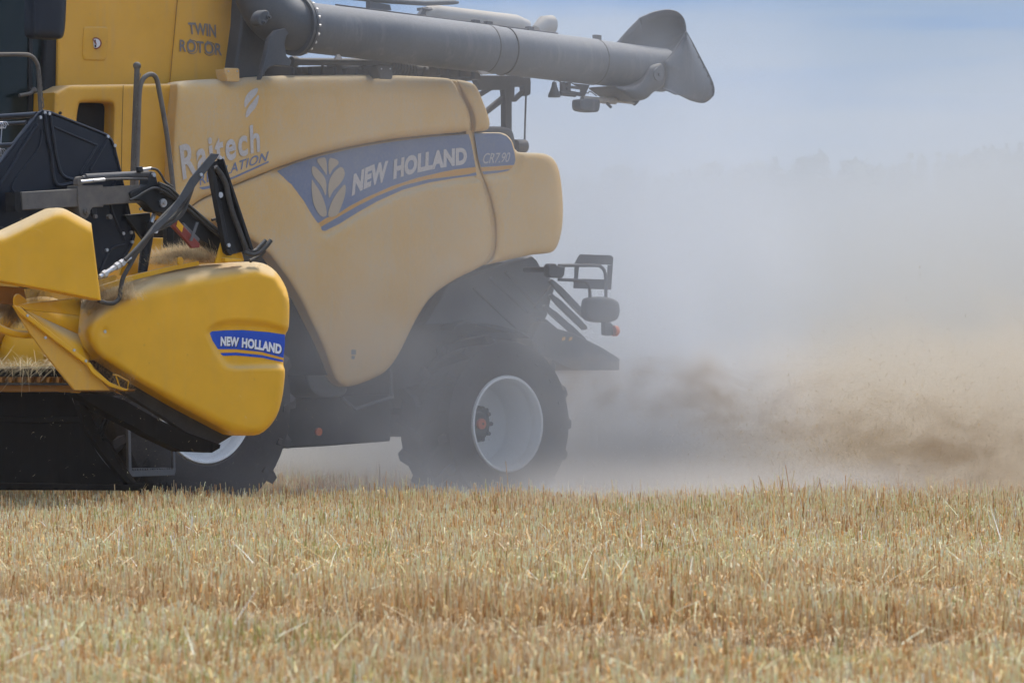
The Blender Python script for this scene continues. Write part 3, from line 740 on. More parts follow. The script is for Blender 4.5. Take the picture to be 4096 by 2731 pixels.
ed0 = smooth_line([(2744, 132), (2722, 166), (2698, 200), (2672, 232), (2658, 250), (2662, 275), (2664, 300), (2660, 330), (2655, 352), (2650, 350)], 4)
rows = []
for k in range(11):
    t = k / 10; rows.append([P(a_[0] * (1 - t) + b_[0] * t, a_[1] * (1 - t) + b_[1] * t, 1.915 + .09 * math.sin(math.pi * min(1, t * 1.0)) ) for a_, b_ in zip(ed0, ed1)])
sh2 = chute(rows).build('spout_shell', 'auger', spt, smooth=60); sh2.modifiers.new('solid', 'SOLIDIFY').thickness = .012
ln = MB(); ln.tube([P(x, y, 1.925) for x, y in ed1[:24]], .006, 6); ln.tube([P(x, y, 1.925) for x, y in ed0[:18]], .004, 6); ln.build('spout_rim', 'auger', spt)
up2 = panel('spout_boot', [(2445, 340), (2500, 350), (2560, 335), (2590, 280), (2600, 262), (2640, 250), (2652, 262), (2662, 300), (2656, 345), (2632, 358), (2610, 372), (2592, 392), (2565, 404), (2540, 402), (2510, 388), (2480, 368)], 1.95, 'grey', spt, r=.06, thick=.3)
hg = MB(); sidecyl(hg, 2630, 298, 1.95, .055, .02, 30); sidecyl(hg, 2630, 298, 1.95, .018, .035, 16); hg.build('spout_hinge', 'auger', spt)
rw = MB()
for k in range(6): q = ed1[4 + k * 3]; sidecyl(rw, q[0] - 6, q[1] + 2, 1.94, .007, .008, 8)
rw.build('rivet', 'grey', spt)
ac = MB(); ac.tube([P(2400, 398, 1.74), P(2535, 413, 1.74)], .012, 8); ac.tube([P(2328, 396, 1.74), P(2462, 406, 1.74)], .024, 12)
for x in (2415, 2440, 2455): ac.tube([P(x - 6, 400 + (x - 2400) * .07, 1.74), P(x + 6, 401 + (x - 2400) * .07, 1.74)], .029, 12)
ac.build('spout_actuator', 'silver', comb)
MB().side([(2526, 402), (2545, 400), (2560, 404), (2543, 423)], 1.75, .03).build('actuator_lug', 'grey', comb, .003)
panel('actuator_motor', [(2318, 400), (2330, 396), (2392, 396), (2401, 405), (2398, 438), (2390, 449), (2370, 450), (2326, 444), (2318, 432)], 1.79, 'auger', comb, r=.02, thick=.09)
br = MB()
for q in ([(2248, 328), (2262, 328), (2262, 372), (2248, 378)], [(2262, 340), (2352, 352), (2350, 362), (2262, 350)], [(2300, 335), (2360, 340), (2350, 362), (2340, 385), (2326, 385), (2330, 355)], [(2262, 360), (2330, 372), (2328, 386), (2262, 374)], [(2270, 330), (2284, 332), (2284, 382), (2270, 378)]): br.side(q, 1.76, .03)
br.build('lamp_mount', 'black_dusty', comb, .003)
br = MB(); br.lathe(P(2217, 388, 1.75), Z, [(.01, -.005), (.05, -.004), (.052, .012), (.038, .045), (.022, .09), (.018, .12), (.001, .122)], 24); br.tube([P(x, y, 1.75) for x, y in smooth_line([(2218, 340), (2215, 328), (2230, 322), (2255, 345)], 5)], .004, 6); br.tube([P(x, y, 1.75) for x, y in smooth_line([(2240, 325), (2256, 352), (2280, 330), (2345, 372), (2360, 366), (2385, 384)], 5)], .005, 6)
br.tube([P(2240, 374, 1.75), P(2300, 380, 1.75)], .02, 10)
br.build('work_lamp', 'black_dusty', comb)
MB().tube([P(2428, 414, 1.76), P(2444, 430, 1.76)], .012, 10).build('release_lever', 'grey', comb)

# ---- engine deck clutter below the tube
ek = MB(); ek.side([(1048, 300), (1062, 272), (1090, 262), (1180, 262), (1200, 268), (1350, 262), (1500, 268), (1540, 248), (1640, 240), (1720, 262), (1800, 270), (1900, 290), (1916, 322), (1600, 330), (1048, 330)], 1.25, .9); ek.build('engine_deck', 'dark', comb, .01)
ek = MB(); ek.tube([P(1165, 247, 1.5), P(1560, 250, 1.5)], .030, 14); ek.tube([P(1165, 247, 1.5), P(1185, 247, 1.5)], .042, 14)
ek.build('tube_cylinder', 'grey', comb)
ch = MB()
for k in range(16): x = 1470 + k * 12; ch.lathe(P(x, 250 + k * 2.2, 1.45), dd, [(.055, -.012), (.066, -.006), (.066, .006), (.055, .012)], 20)
ch.tube([P(1470, 250, 1.45), P(1700, 290, 1.45)], .056, 20); ch.build('intake_hose', 'hose', comb)
ch = MB(); ch.tube([P(x, y, 1.5) for x, y in smooth_line([(1450, 275), (1465, 252), (1490, 258), (1505, 285), (1512, 310)], 5)], .018, 8); ch.tube([P(1440, 272, 1.5), P(1458, 268, 1.5)], .016, 8)
for pts in ([(1630, 262), (1640, 300), (1655, 302)], [(1660, 262), (1672, 305)], [(1180, 268), (1182, 304)], [(1290, 262), (1292, 300)], [(1700, 270), (1690, 300)]):
    ch.tube([P(x, y, 1.5) for x, y in pts], .012, 8)
for i in range(16):
    x = 1200 + i * 46; ch.box(P(x, 285 + (i * 37) % 11, 1.42), (B, L, Z), (.06 + (i % 3) * .03, .12, .05 + (i % 4) * .02))
ch.build('engine_part', 'dark', comb)
MB().side([(1905, 322), (1920, 302), (2080, 302), (2095, 310), (2122, 308), (2124, 330), (2123, 378), (2110, 385), (2098, 380), (2096, 348), (2060, 347), (2058, 395), (2048, 405), (2048, 540), (2022, 540), (2022, 405), (2018, 360), (1925, 360)], 1.35, .06).build('rear_frame', 'black_dusty', comb, .005)
dg = MB()
for q in ([(1920, 372), (1965, 348), (1985, 352), (1926, 388)], [(1948, 440), (2016, 384), (2020, 406), (1950, 460)], [(2055, 398), (2065, 408), (2098, 378), (2096, 362), (2062, 390)]): dg.side(q, 1.33, .05)
dg.build('frame_brace', 'black_dusty', comb, .004)
MB().tube([P(2104, 380, 1.35), P(2100, 500, 1.35), P(2097, 612, 1.35)], .008, 8).build('stay_rod', 'black_dusty', comb)
panel('rear_cowl', [(1905, 524), (1945, 506), (1990, 506), (2030, 510), (2048, 522), (2056, 545), (2061, 600), (2050, 620), (1905, 600)], 1.42, 'black_dusty', comb, r=.04, thick=.5)
MB().tube([P(2060, 585, 1.35), P(2098, 585, 1.35)], .055, 20).build('rear_roller', 'black_dusty', comb)

# ---- things above and behind the tube
tk = MB(); tk.tube([P(1690, 66, .9), P(1720, 60, .9), P(2060, 100, .9), P(2100, 112, .9), P(2116, 128, .9)], [.05, .085, .085, .07, .02], 28); tk.build('air_tank', 'silver', comb)
MB().tube([P(1690, 36, .95), P(2040, 74, .95)], .012, 6).side([(1680, 58), (1702, 28), (1712, 29), (1700, 60)], .95, .04).side([(1700, 30), (1880, 45), (2040, 66), (2046, 72), (1990, 70), (1880, 55), (1700, 42)], .95, .1).build('deck_rail', 'grey', comb)
MB().tube([P(2145, 124, 1.2), P(2175, 100, 1.2), P(2205, 100, 1.2)], [.05, .075, .08], 24).build('exhaust_stack', 'silver', comb)
MB().tube([P(x, y, 1.1) for x, y in [(1300, -20), (1560, 6), (1700, 14), (1810, 10), (1832, 11)]], [.022, .022, .022, .021, .012], 12).side([(1480, 6), (1560, 20), (1566, 42), (1480, 40)], 1.2, .05).build('top_rail', 'grey', comb)

# ================================================================== THE GRAIN HEADER
OH = 4.30
head = thing('grain_header', tuple(M(-6.0, 3.0, 0)), 'yellow grain header with pointed end shield and black reel, mounted in front of the combine', 'grain header')
dec_rim = [(830, 1332), (842, 1312), (866, 1296), (930, 1286), (1000, 1288), (1070, 1297), (1175, 1326), (1180, 1470), (1140, 1466), (1060, 1466), (995, 1468), (940, 1470), (905, 1462), (886, 1440), (864, 1402), (846, 1366)]
def hrec(p):
    s = signed(p, dec_rim); t = np.clip((s + 12) / 26.0, 0, 1)
    d = .034 * t * t * (3 - 2 * t)
    top = np.interp(p[:, 0], [314, 420, 510, 612, 765, 918, 1020, 1100, 1160], [1300, 1205, 1148, 1110, 1078, 1055, 1049, 1082, 1180])
    k = np.clip(1 - (p[:, 1] - top) / np.interp(p[:, 0], [320, 600, 900, 1100], [60, 90, 75, 40]), 0, 1)
    b = np.clip(1 - (p[:, 0] - 316) / 90.0, 0, 1)
    crease_ = np.clip((p[:, 1] - np.interp(p[:, 0], [314, 600, 920, 1150], [1400, 1530, 1690, 1760])) / 60.0, 0, 1)
    s2 = np.hypot(p[:, 0] - 418, p[:, 1] - 1326); pit = .014 * np.clip((16 - s2) / 5.0, 0, 1)
    return d + .11 * k ** 2.2 + .16 * b ** 2.5 + .03 * crease_ + pit
shield = [(320, 1252), (345, 1236), (408, 1206), (460, 1180), (510, 1148), (612, 1108), (690, 1090), (765, 1075), (840, 1063), (918, 1052), (980, 1047), (1020, 1047), (1061, 1055), (1097, 1078), (1128, 1118), (1150, 1164), (1158, 1210), (1157, 1277), (1154, 1317), (1140, 1338), (1139, 1380), (1133, 1447), (1134, 1465), (1140, 1478), (1139, 1514), (1130, 1590), (1112, 1657), (1082, 1703), (1046, 1734), (1010, 1743), (934, 1739), (918, 1734), (820, 1682), (714, 1626), (630, 1576), (546, 1525), (480, 1482), (423, 1443), (395, 1425), (367, 1395), (332, 1348), (316, 1305)]
shp = panel('end_shield', shield, OH, 'yellow_head', head, r=.06, thick=.26, disp=hrec, smooth=1, grid=11)
decal('brand_decal', [(839, 1333), (847, 1325), (900, 1321), (970, 1320), (1071, 1328), (1140, 1338), (1139, 1380), (1134, 1431), (1046, 1407), (944, 1396), (872, 1396), (850, 1362)], OH, 'blue_head', shp, hrec, grid=14)
decal('brand_decal', [(874, 1398), (944, 1398), (1046, 1409), (1134, 1433), (1133, 1438), (1046, 1418), (944, 1408), (881, 1410)], OH, 'orange_head', shp, hrec, grid=14)
decal('brand_decal', [(882, 1412), (944, 1410), (1046, 1420), (1133, 1440), (1132, 1448), (1046, 1430), (944, 1421), (893, 1423), (886, 1418)], OH, 'blue_head', shp, hrec, grid=14)
for kk, (dx, dy, mm_, lf_) in enumerate(((2.5, 2.5, 'black_decal', .005), (0, 0, 'white_head', .007))):
    lettering('lettering', 'NEW', ((882 + dx, 1384 + dy), (918 + dx, 1384 + dy), (955 + dx, 1388 + dy)), (1, -38), (2, -38), OH, mm_, shp, hrec, lift=lf_, off=.055, spacing=1.04)
    lettering('lettering', 'HOLLAND', ((967 + dx, 1390 + dy), (1045 + dx, 1401 + dy), (1125 + dx, 1418 + dy)), (1, -40), (3, -40), OH, mm_, shp, hrec, lift=lf_, off=.055, spacing=1.04)
sc_ = MB(); sidecyl(sc_, 414, 1326, OH - .03, .012, .02, 16); sc_.build('screw', 'steel', shp)
# chaff-dusted ledge and edge strip above the shield
MB().side([(398, 1145), (540, 1098), (700, 1060), (796, 1043), (796, 1062), (700, 1080), (540, 1120), (400, 1170)], OH - .16, .02).build('edge_strip', 'yellow_head', head, .003)
MB().side(chaikin([(710, 1030), (722, 1026), (733, 1032), (735, 1056), (712, 1060)], 1), OH - .15, .015).build('strip_lug', 'yellow_head', head, .002)

# ---- side frame behind the shield, beam and skid below it
fr = MB().side([(360, 1380), (520, 1460), (700, 1575), (918, 1690), (985, 1738), (930, 1742), (852, 1790), (820, 1780), (640, 1660), (480, 1560), (440, 1530), (385, 1470)], OH - .17, .06)
fr.build('side_frame', 'dark', head, .006)
MB().side([(300, 1570), (440, 1580), (500, 1600), (620, 1668), (740, 1726), (883, 1777), (882, 1792), (850, 1810), (728, 1805), (600, 1745), (520, 1700), (400, 1640)], OH - .10, .12).build('under_beam', 'skirt', head, .008)
MB().side([(850, 1772), (883, 1777), (880, 1790), (848, 1808)], OH - .09, .02).build('beam_end', 'skirt', head, .003)
AS = AOZ(P(560, 1900, 4.12))[0]
MB().front([(-2600, 1560), (258, 1568), (300, 1580), (338, 1672), (420, 1765), (470, 1850), (540, 1952), (545, 1960), (-2600, 1960)], AS, .05).build('skirt_sheet', 'skirt', head, .004)
MB().front([(-2600, 1660), (326, 1668), (336, 1690), (-2600, 1690)], AS - .025, .02).build('skirt_fold', 'skirt', head, .004)
ed = MB(); ed.tube([Q(x, y, AS - .03) for x, y in smooth_line([(296, 1590), (330, 1668), (372, 1760), (405, 1818), (440, 1860), (485, 1905), (524, 1942)], 4)], .016, 8); ed.build('skirt_edge', 'black_dusty', head)
sk = MB().side([(300, 1570), (330, 1580), (372, 1672), (410, 1760), (436, 1770), (520, 1925), (585, 1926), (550, 1960), (530, 1958), (470, 1890), (400, 1800), (340, 1700)], 4.10, .05).build('skid_arm', 'skirt', head, .006)
MB().side([(-200, 1925), (520, 1938), (585, 1927), (586, 1934), (552, 1961), (-200, 1958)], 4.14, .25).build('skid_shoe', 'skirt', head, .006)
MB().side([(400, 1745), (425, 1675), (436, 1680), (412, 1750)], 4.05, .04).build('skid_link', 'skirt', head, .004)

# ---- cutter bar
AC = AOZ(P(480, 1540, 4.15))[0]
MB().front([(-2600, 1476), (240, 1478), (330, 1500), (520, 1558), (505, 1566), (-2600, 1570)], AC, .06).build('cutter_beam', 'yellow_dirty', head, .006)
MB().front([(-2600, 1470), (238, 1474), (250, 1492), (300, 1506), (-2600, 1502)], AC - .04, .10).build('cutter_bar', 'skirt', head, .004)
MB().front([(-2600, 1520), (330, 1532), (330, 1541), (-2600, 1534)], AC - .05, .05).build('wear_strip', 'dark', head, .003)
kg = 0
for x in range(-340, 250, 38):
    q0 = Q(x, 1510, AC - .06)
    MB().prism([q0 - L * .022, q0 + L * .022, q0 + L * .016 - Z * .034, q0 - L * .016 - Z * .034], B * .03).build('knife_guard', 'yellow_dirty', head, .002)
MB().side([(268, 1440), (352, 1440), (460, 1545), (440, 1560), (380, 1555), (300, 1520)], 4.12, .05).build('divider_base', 'yellow_dirty', head, .004)

# ---- auger trough, drum and pipe
AD = AC + .55
MB().front([(-2600, 1040), (330, 1040), (330, 1500), (-2600, 1500)], AD + .42, .04).build('back_wall', 'yellow_tank', head, .004)
dr = MB(); pc = Q(60, 1385, AD); o_c = AOZ(pc)[1]
dr.tube([M(AD, 4.05, pc.z), M(AD, -3.5, pc.z)], .26, 40); dr_ = dr.build('auger_drum', 'yellow_head', head)
fl_ = MB()
hel = []
for k in range(200):
    t = k / 199; th = t * 14 * math.pi; ax = M(AD, 4.0 - t * 4.5, pc.z); e = B * math.cos(th) + Z * math.sin(th); hel.append((ax + e * .26, ax + e * .36))
vs = [v for h_ in hel for v in h_]; fl_.add(vs, [(2 * i, 2 * i + 1, 2 * i + 3, 2 * i + 2) for i in range(199)])
f_o = fl_.build('auger_flight', 'yellow_tank', dr_); f_o.modifiers.new('solid', 'SOLIDIFY').thickness = .008
MB().front([(-2600, 1462), (245, 1466), (250, 1478), (-2600, 1478)], AC + .02, .9).build('trough_floor', 'silver', head)
MB().tube([P(x, y, 4.22) for x, y in smooth_line([(-120, 1240), (-40, 1290), (20, 1322), (75, 1336), (130, 1338), (160, 1336)], 5)], .026, 14).build('divider_pipe', 'yellow_head', head)

# ---- crop divider plates below the front hood
dv = MB(); o = 4.30
A0, A1, A2, A3, A4 = P(58, 1215, o), P(320, 1190, o - .22), P(104, 1232, o), P(312, 1262, o - .22), P(360, 1430, o - .15)
dv.add([P(70, 1222, o), P(104, 1212, o), P(318, 1190, o - .20), P(322, 1208, o - .20), P(318, 1262, o - .12), P(104, 1240, o)], [(0, 1, 2, 3), (0, 3, 4), (0, 4, 5)])
dv.add([P(104, 1240, o + .01), P(318, 1262, o - .12), P(313, 1336, o - .12)], [(0, 1, 2)])
dv.add([P(104, 1241, o + .01), P(313, 1337, o - .12), P(332, 1385, o - .12), P(362, 1422, o - .12), P(355, 1440, o - .08), P(345, 1450, o - .03)], [(0, 1, 2, 3, 4, 5)])
d1 = dv.build('divider_plate', 'yellow_head', head, smooth=15); d1.modifiers.new('solid', 'SOLIDIFY').thickness = .006
MB().side([(56, 1222), (80, 1226), (106, 1250), (345, 1436), (356, 1448), (346, 1458), (330, 1446), (100, 1268), (70, 1240)], 4.36, .03).build('divider_rail', 'yellow_head', head, .004)
MB().side([(62, 1235), (104, 1268), (345, 1452), (360, 1478), (440, 1560), (300, 1560), (230, 1475), (170, 1400), (120, 1330)], 4.33, .02).build('divider_web', 'yellow_tank', head, .003)
MB().side([(345, 1450), (362, 1450), (378, 1475), (440, 1528), (500, 1553), (510, 1562), (496, 1562), (440, 1545), (370, 1492)], 4.37, .02).build('divider_foot', 'yellow_head', head, .003)
wl = MB(); wl.tube([P(x, y, 4.36) for x, y in [(452, 1498), (468, 1500), (514, 1524), (510, 1558), (480, 1552), (464, 1504)]], .005, 6); wl.build('wire_loop', 'yellow_head', head)
b_ = MB()
for x, y in ((108, 1262), (342, 1443), (180, 1350), (295, 1400)): sidecyl(b_, x, y, 4.36, .010, .008, 10)
b_.build('bolt', 'steel', d1)
MB().side([(-200, 1130), (95, 1150), (110, 1215), (60, 1222), (30, 1216), (-200, 1200)], 4.15, .02).build('inner_plate', 'yellow_dirty', head, .003)
MB().side(chaikin([(58, 1215), (58, 1188), (72, 1172), (92, 1186), (108, 1200), (108, 1216), (62, 1226)], 1), 4.25, .02).build('pivot_lug', 'yellow_head', head, .003)

# ---- front hood
def hoodf(p):
    top = np.interp(p[:, 0], [-400, 0, 20, 214, 245, 265, 365], [970, 930, 927, 835, 832, 838, 894])
    return 0.06 * np.clip(1 - (p[:, 1] - top) / 44.0, 0, 1) ** 2
panel('front_hood', [(-420, 1010), (-100, 940), (0, 931), (20, 927), (120, 880), (214, 835), (232, 831), (250, 833), (268, 840), (318, 867), (365, 893), (384, 1045), (404, 1201), (200, 1160), (0, 1124), (-420, 1040)], 4.48, 'yellow_head', head, r=.012, thick=.10, disp=hoodf, smooth=0, grid=12)

# ---- reel: end plates, bats and tines
OR = 3.95
rp_ = [(168, 445), (198, 449), (310, 494), (428, 541), (444, 560), (457, 590), (462, 615), (478, 680), (490, 735), (505, 800), (520, 870), (536, 945), (528, 972), (512, 1004), (490, 1040), (440, 1080), (398, 1106), (330, 1135), (100, 1150), (-80, 1060), (-160, 900), (-60, 740), (0, 655), (60, 575), (120, 500), (150, 458)]
re_ = panel('reel_end_plate', rp_, OR, 'reel', head, r=.02, thick=.05, smooth=0, grid=18)
rb = MB()
def rib(pts, r=.014, dz=.0): rb.tube([P(x, y, OR + .004) for x, y in smooth_line(pts, 5)], r, 8)
rib([(178, 455), (186, 540), (204, 620), (210, 680), (230, 740), (300, 730)]); rib([(200, 462), (212, 545), (228, 640), (250, 700), (300, 722)])
rib([(215, 508), (300, 545), (378, 578), (384, 590), (330, 680), (322, 700)], .008); rib([(150, 500), (90, 590), (40, 680), (0, 740), (-40, 820)]); rib([(168, 520), (150, 600), (60, 720), (50, 760), (100, 780), (190, 776)], .008)
rib([(430, 560), (400, 610), (360, 680)], .01); rib([(470, 700), (440, 800), (470, 900), (500, 960)], .010); rib([(500, 980), (440, 1000), (400, 1090)], .010); rib([(-60, 900), (60, 930), (200, 1000)])
rb.build('pressed_rib', 'reel', re_)
rm = MB(); rm.tube([P(x, y, OR + .0) for x, y in [(p[0], p[1]) for p in rp_] + [rp_[0]]], .011, 8); rm.build('plate_rim', 'reel', re_)
b_ = MB()
for x, y in ((158, 470), (194, 455), (176, 452), (428, 547), (456, 583), (522, 930), (526, 968), (490, 934), (424, 1000)): sidecyl(b_, x, y, OR, .012, .016, 10)
b_.build('bolt', 'steel', re_)
for y, r_ in ((458, .020), (490, .013), (578, .016), (660, .014), (1010, .018)):
    p = P(150 if y < 470 else 110 if y < 500 else 60 if y < 600 else 20, y, OR); p = p - L * .01
    MB().tube([p, p - L * 7.5], r_, 12).build('reel_tube', 'reel', head)
def tine(x, y, lean):
    t = MB(); p = P(x, y, 3.8); pts = []
    for k in range(19):
        a_ = 2 * math.pi * k / 6; pts.append(p + B * .024 * math.cos(a_) + Z * .024 * math.sin(a_) - L * .004 * k)
    pts += [pts[-1] - Z * .08 + B * lean * .3, pts[-1] - Z * .26 + B * lean]
    t.tube(pts, .0035, 6); return t.build('spring_tine', 'steel', head)
for i in range(9):
    tine(22 - i * 60, 500, -.02); tine(14 - i * 60, 608, -.02)
MB().tube([P(200, 800, OR - .05), P(200, 800, OR - .05) - L * 7.4], .09, 24).build('reel_shaft', 'reel', head)

# ---- reel arm
OA = 4.12
ar = MB()
def boxtube(q0, q1, o_, h, wd):
    a_ = P(q0[0], q0[1], o_); b__ = P(q1[0], q1[1], o_); d = (b__ - a_); ln_ = d.length; d.normalize(); up_ = L.cross(d)
    return (a_ + b__) / 2 - L * wd / 2, (d, L, up_), (ln_, wd, h)
ar.box(*boxtube((88, 805), (560, 775), OA, .125, .10)); armo = ar.build('reel_arm', 'worn', head, .006)
p = P(70, 806, OA); MB().box(p - L * .05, boxtube((70, 806), (90, 805), OA, .1, .1)[1], (.05, .108, .133)).build('arm_end', 'void', armo)
MB().side([(312, 742), (413, 740), (415, 828), (372, 830), (360, 846), (354, 868), (340, 878), (326, 870), (318, 845), (312, 800)], OA + .012, .13).build('arm_sleeve', 'worn', armo, .006)
b_ = MB(); sidecyl(b_, 343, 846, OA + .012, .026, .02, 20); sidecyl(b_, 343, 846, OA + .012, .016, .032, 8); sidecyl(b_, 378, 866, OA, .014, .02); sidecyl(b_, 432, 868, OA - .02, .018, .03, 8); b_.build('bolt', 'worn', armo)
MB().side([(366, 830), (386, 830), (388, 866), (378, 876), (370, 866)], OA, .02).build('arm_tab', 'black', armo, .003)
el_ = MB().side([(520, 772), (536, 760), (560, 752), (590, 740), (596, 700), (606, 684), (622, 688), (632, 730), (660, 742), (690, 760), (712, 790), (740, 830), (770, 860), (905, 960), (918, 975), (895, 1030), (860, 1000), (700, 880), (640, 850), (610, 845), (590, 820), (570, 805), (530, 800)], OA + .02, .10)
el_.build('arm_elbow', 'black', head, .008)
ft = MB(); ft.side([(640, 746), (700, 765), (905, 940), (918, 962), (905, 972), (700, 800), (640, 770)], OA + .03, .02); ft.build('elbow_flange', 'black_dusty', head, .003)
b_ = MB(); sidecyl(b_, 650, 812, OA + .02, .030, .014, 20); sidecyl(b_, 650, 812, OA + .02, .015, .035, 6); sidecyl(b_, 610, 701, OA + .02, .015, .022, 12); sidecyl(b_, 560, 836, OA - .02, .01, .01); b_.build('bolt', 'steel', head)
cy = MB(); cy.tube([P(340, 712, OA - .01), P(590, 698, OA - .01)], .029, 16); cy.tube([P(328, 714, OA - .01), P(342, 712, OA - .01)], .020, 12); cyo = cy.build('reel_cylinder', 'black_dusty', head)
cy = MB(); cy.tube([P(322, 728, OA + .02), P(384, 722, OA + .02)], .013, 10); cy.tube([P(372, 723, OA + .03), P(418, 719, OA + .03)], .012, 6); cy.tube([P(558, 679, OA + .03), P(606, 674, OA + .03)], .011, 6); cy.build('fitting', 'steel', cyo)
MB().side(chaikin([(310, 716), (320, 705), (334, 708), (336, 742), (311, 745)], 1), OA + .02, .05).build('cylinder_lug', 'worn', cyo, .004)
MB().side([(552, 668), (572, 666), (575, 688), (556, 690)], OA + .04, .03).build('valve_block', 'black', cyo, .004)
hs = MB()
def hose(pts, r, o_, dob=0.0): hs.tube([P(x, y, o_ + dob * i / len(pts)) for i, (x, y) in enumerate(smooth_line(pts, 6))], r, 10)
hose([(416, 719), (500, 716), (590, 717)], .009, OA + .03)
hose([(604, 674), (628, 680), (646, 702), (660, 726), (690, 748)], .009, OA + .04)
hose([(520, 800), (545, 790), (580, 768), (620, 752), (660, 768), (690, 790)], .009, OA + .05)
hose([(634, 732), (680, 752), (720, 790), (780, 842), (850, 905), (905, 950)], .010, OA + .05)
hose([(640, 742), (676, 764), (716, 802), (776, 856), (846, 918), (900, 966)], .010, OA + .05)
hose([(848, 880), (870, 874), (893, 874), (904, 884), (908, 906)], .010, OA + .04)
hose([(865, 884), (880, 888), (884, 915)], .009, OA + .04)
hose([(395, 1203), (430, 1213), (458, 1210), (478, 1190), (482, 1160), (492, 1112), (520, 1060), (560, 990), (600, 940), (640, 905), (700, 860), (740, 800), (764, 760)], .016, OA + .20)
hose([(510, 1048), (545, 1005), (585, 950), (640, 880), (700, 820), (740, 780), (765, 750)], .016, OA + .22)
hose([(524, 1036), (570, 985), (610, 930), (680, 895), (730, 850), (755, 790), (772, 740)], .016, OA + .19)
hose([(500, 1040), (540, 1000), (590, 945), (640, 890), (690, 842)], .014, OA + .24)
hose([(860, 668), (885, 700), (905, 740), (912, 780), (930, 850), (960, 930), (985, 1000)], .020, OH - .02)
hose([(975, 1008), (1010, 1018), (1040, 1008), (1065, 985), (1083, 962)], .017, OH - .02)
hose([(985, 1002), (1018, 1004), (1040, 985), (1062, 962)], .015, OH - .02)
hose([(1000, 1044), (1020, 1034), (1042, 1020), (1058, 1002)], .014, OH - .05)
hs.build('hydraulic_hose', 'hose', head)
cp = MB(); cp.tube([P(398, 1108, OA + .22), P(445, 1078, OA + .22)], .018, 12); cp.tube([P(445, 1078, OA + .22), P(500, 1044, OA + .22)], .020, 6); cp.tube([P(500, 1044, OA + .22), P(522, 1032, OA + .22)], .016, 12)
for x, y in ((418, 1096), (468, 1064), (486, 1053)): cp.tube([P(x - 6, y + 4, OA + .22), P(x + 6, y - 4, OA + .22)], .027, 6)
sidecyl(cp, 622, 926, OA + .26, .014, .012); sidecyl(cp, 802, 699, OA + .28, .012, .012); sidecyl(cp, 878, 631, OA + .28, .013, .014)
cp.build('hose_coupling', 'steel', head)
MB().side([(600, 940), (616, 905), (664, 860), (716, 790), (760, 715), (800, 668), (836, 626), (845, 614), (878, 616), (868, 634), (838, 672), (800, 720), (770, 762), (740, 800), (700, 850), (660, 892), (630, 925)], OA + .28, .008).build('hose_guard', 'grey', head, .002)
MB().side([(500, 860), (600, 850), (610, 905), (590, 1080), (560, 1092), (575, 960)], 4.0, .03).build('lift_plate', 'black', head, .004)
ls = MB(); ls.tube([P(622, 846, 4.02), P(602, 900, 4.02)], .012, 10); ls.tube([P(604, 892, 4.02), P(570, 1088, 4.02)], .034, 14)
ls.build('lift_cylinder', 'black', head)
MB().tube([P(619, 850, 4.05), P(606, 890, 4.05)], .016, 10).build('cylinder_rod', 'steel', head)
MB().side([(670, 905), (698, 905), (694, 990), (668, 992)], 3.9, .05).build('frame_post', 'black', head, .004)

# ---- upright channel with the hose inside, its yellow foot, red safety stop
MB().side([(842, 650), (857, 668), (920, 985), (935, 1012), (925, 1022), (908, 1010), (902, 985), (848, 700)], OH - .02, .05).side([(843, 652), (893, 634), (898, 640), (1014, 998), (985, 1004), (925, 1018), (905, 985)], OH - .055, .01).side([(888, 634), (896, 636), (1016, 998), (1004, 1000)], OH, .06).build('hose_channel', 'black', head, .003)
b_ = MB(); sidecyl(b_, 912, 981, OH - .01, .014, .012, 12); sidecyl(b_, 880, 780, OH - .03, .02, .01); b_.build('bolt', 'steel', head)
MB().side([(893, 950), (903, 950), (925, 985), (968, 1010), (978, 1044), (862, 1054)], OH - .07, .02).side([(900, 1030), (965, 1036), (972, 1046), (900, 1048)], OH - .03, .06).build('channel_foot', 'yellow_head', head, .004)
rd = MB().side([(690, 880), (712, 878), (800, 975), (800, 990), (770, 993), (748, 965), (690, 905)], OA + .13, .03).build('safety_stop', 'red', head, .004)
MB().side([(712, 880), (734, 905), (728, 930), (706, 905)], OA + .133, .002).build('warning_label', 'yellow_head', rd)
MB().side([(786, 888), (796, 890), (770, 965), (760, 962)], OA + .15, .008).build('stop_strap', 'fender', rd, .002)
MB().side([(735, 890), (800, 955), (795, 968), (735, 912)], OA + .10, .02).build('stop_plate', 'fender', rd, .002)

# ---- yellow back parts seen past the reel
MB().side([(530, 898), (583, 896), (585, 1000), (560, 1100), (480, 1100)], 3.7, .03).build('back_bracket', 'yellow_head', head, .003)
MB().side([(600, 950), (672, 952), (674, 985), (655, 1020), (600, 1030), (560, 1095), (590, 1000)], 3.6, .03).build('back_bracket', 'yellow_head', head, .003)
MB().front([(430, 1045), (640, 1030), (900, 1030), (900, 1130), (430, 1130)], AD + .5, .03).build('back_panel', 'yellow_tank', head, .003)
MB().side([(800, 985), (850, 990), (868, 1050), (800, 1050)], 3.95, .03).build('back_bracket', 'yellow_dirty', head, .003)
sr = MB().side([(395, 1120), (460, 1100), (468, 1105), (460, 1140), (398, 1165)], 3.98, .02).build('back_bracket', 'yellow_tank', head, .003)

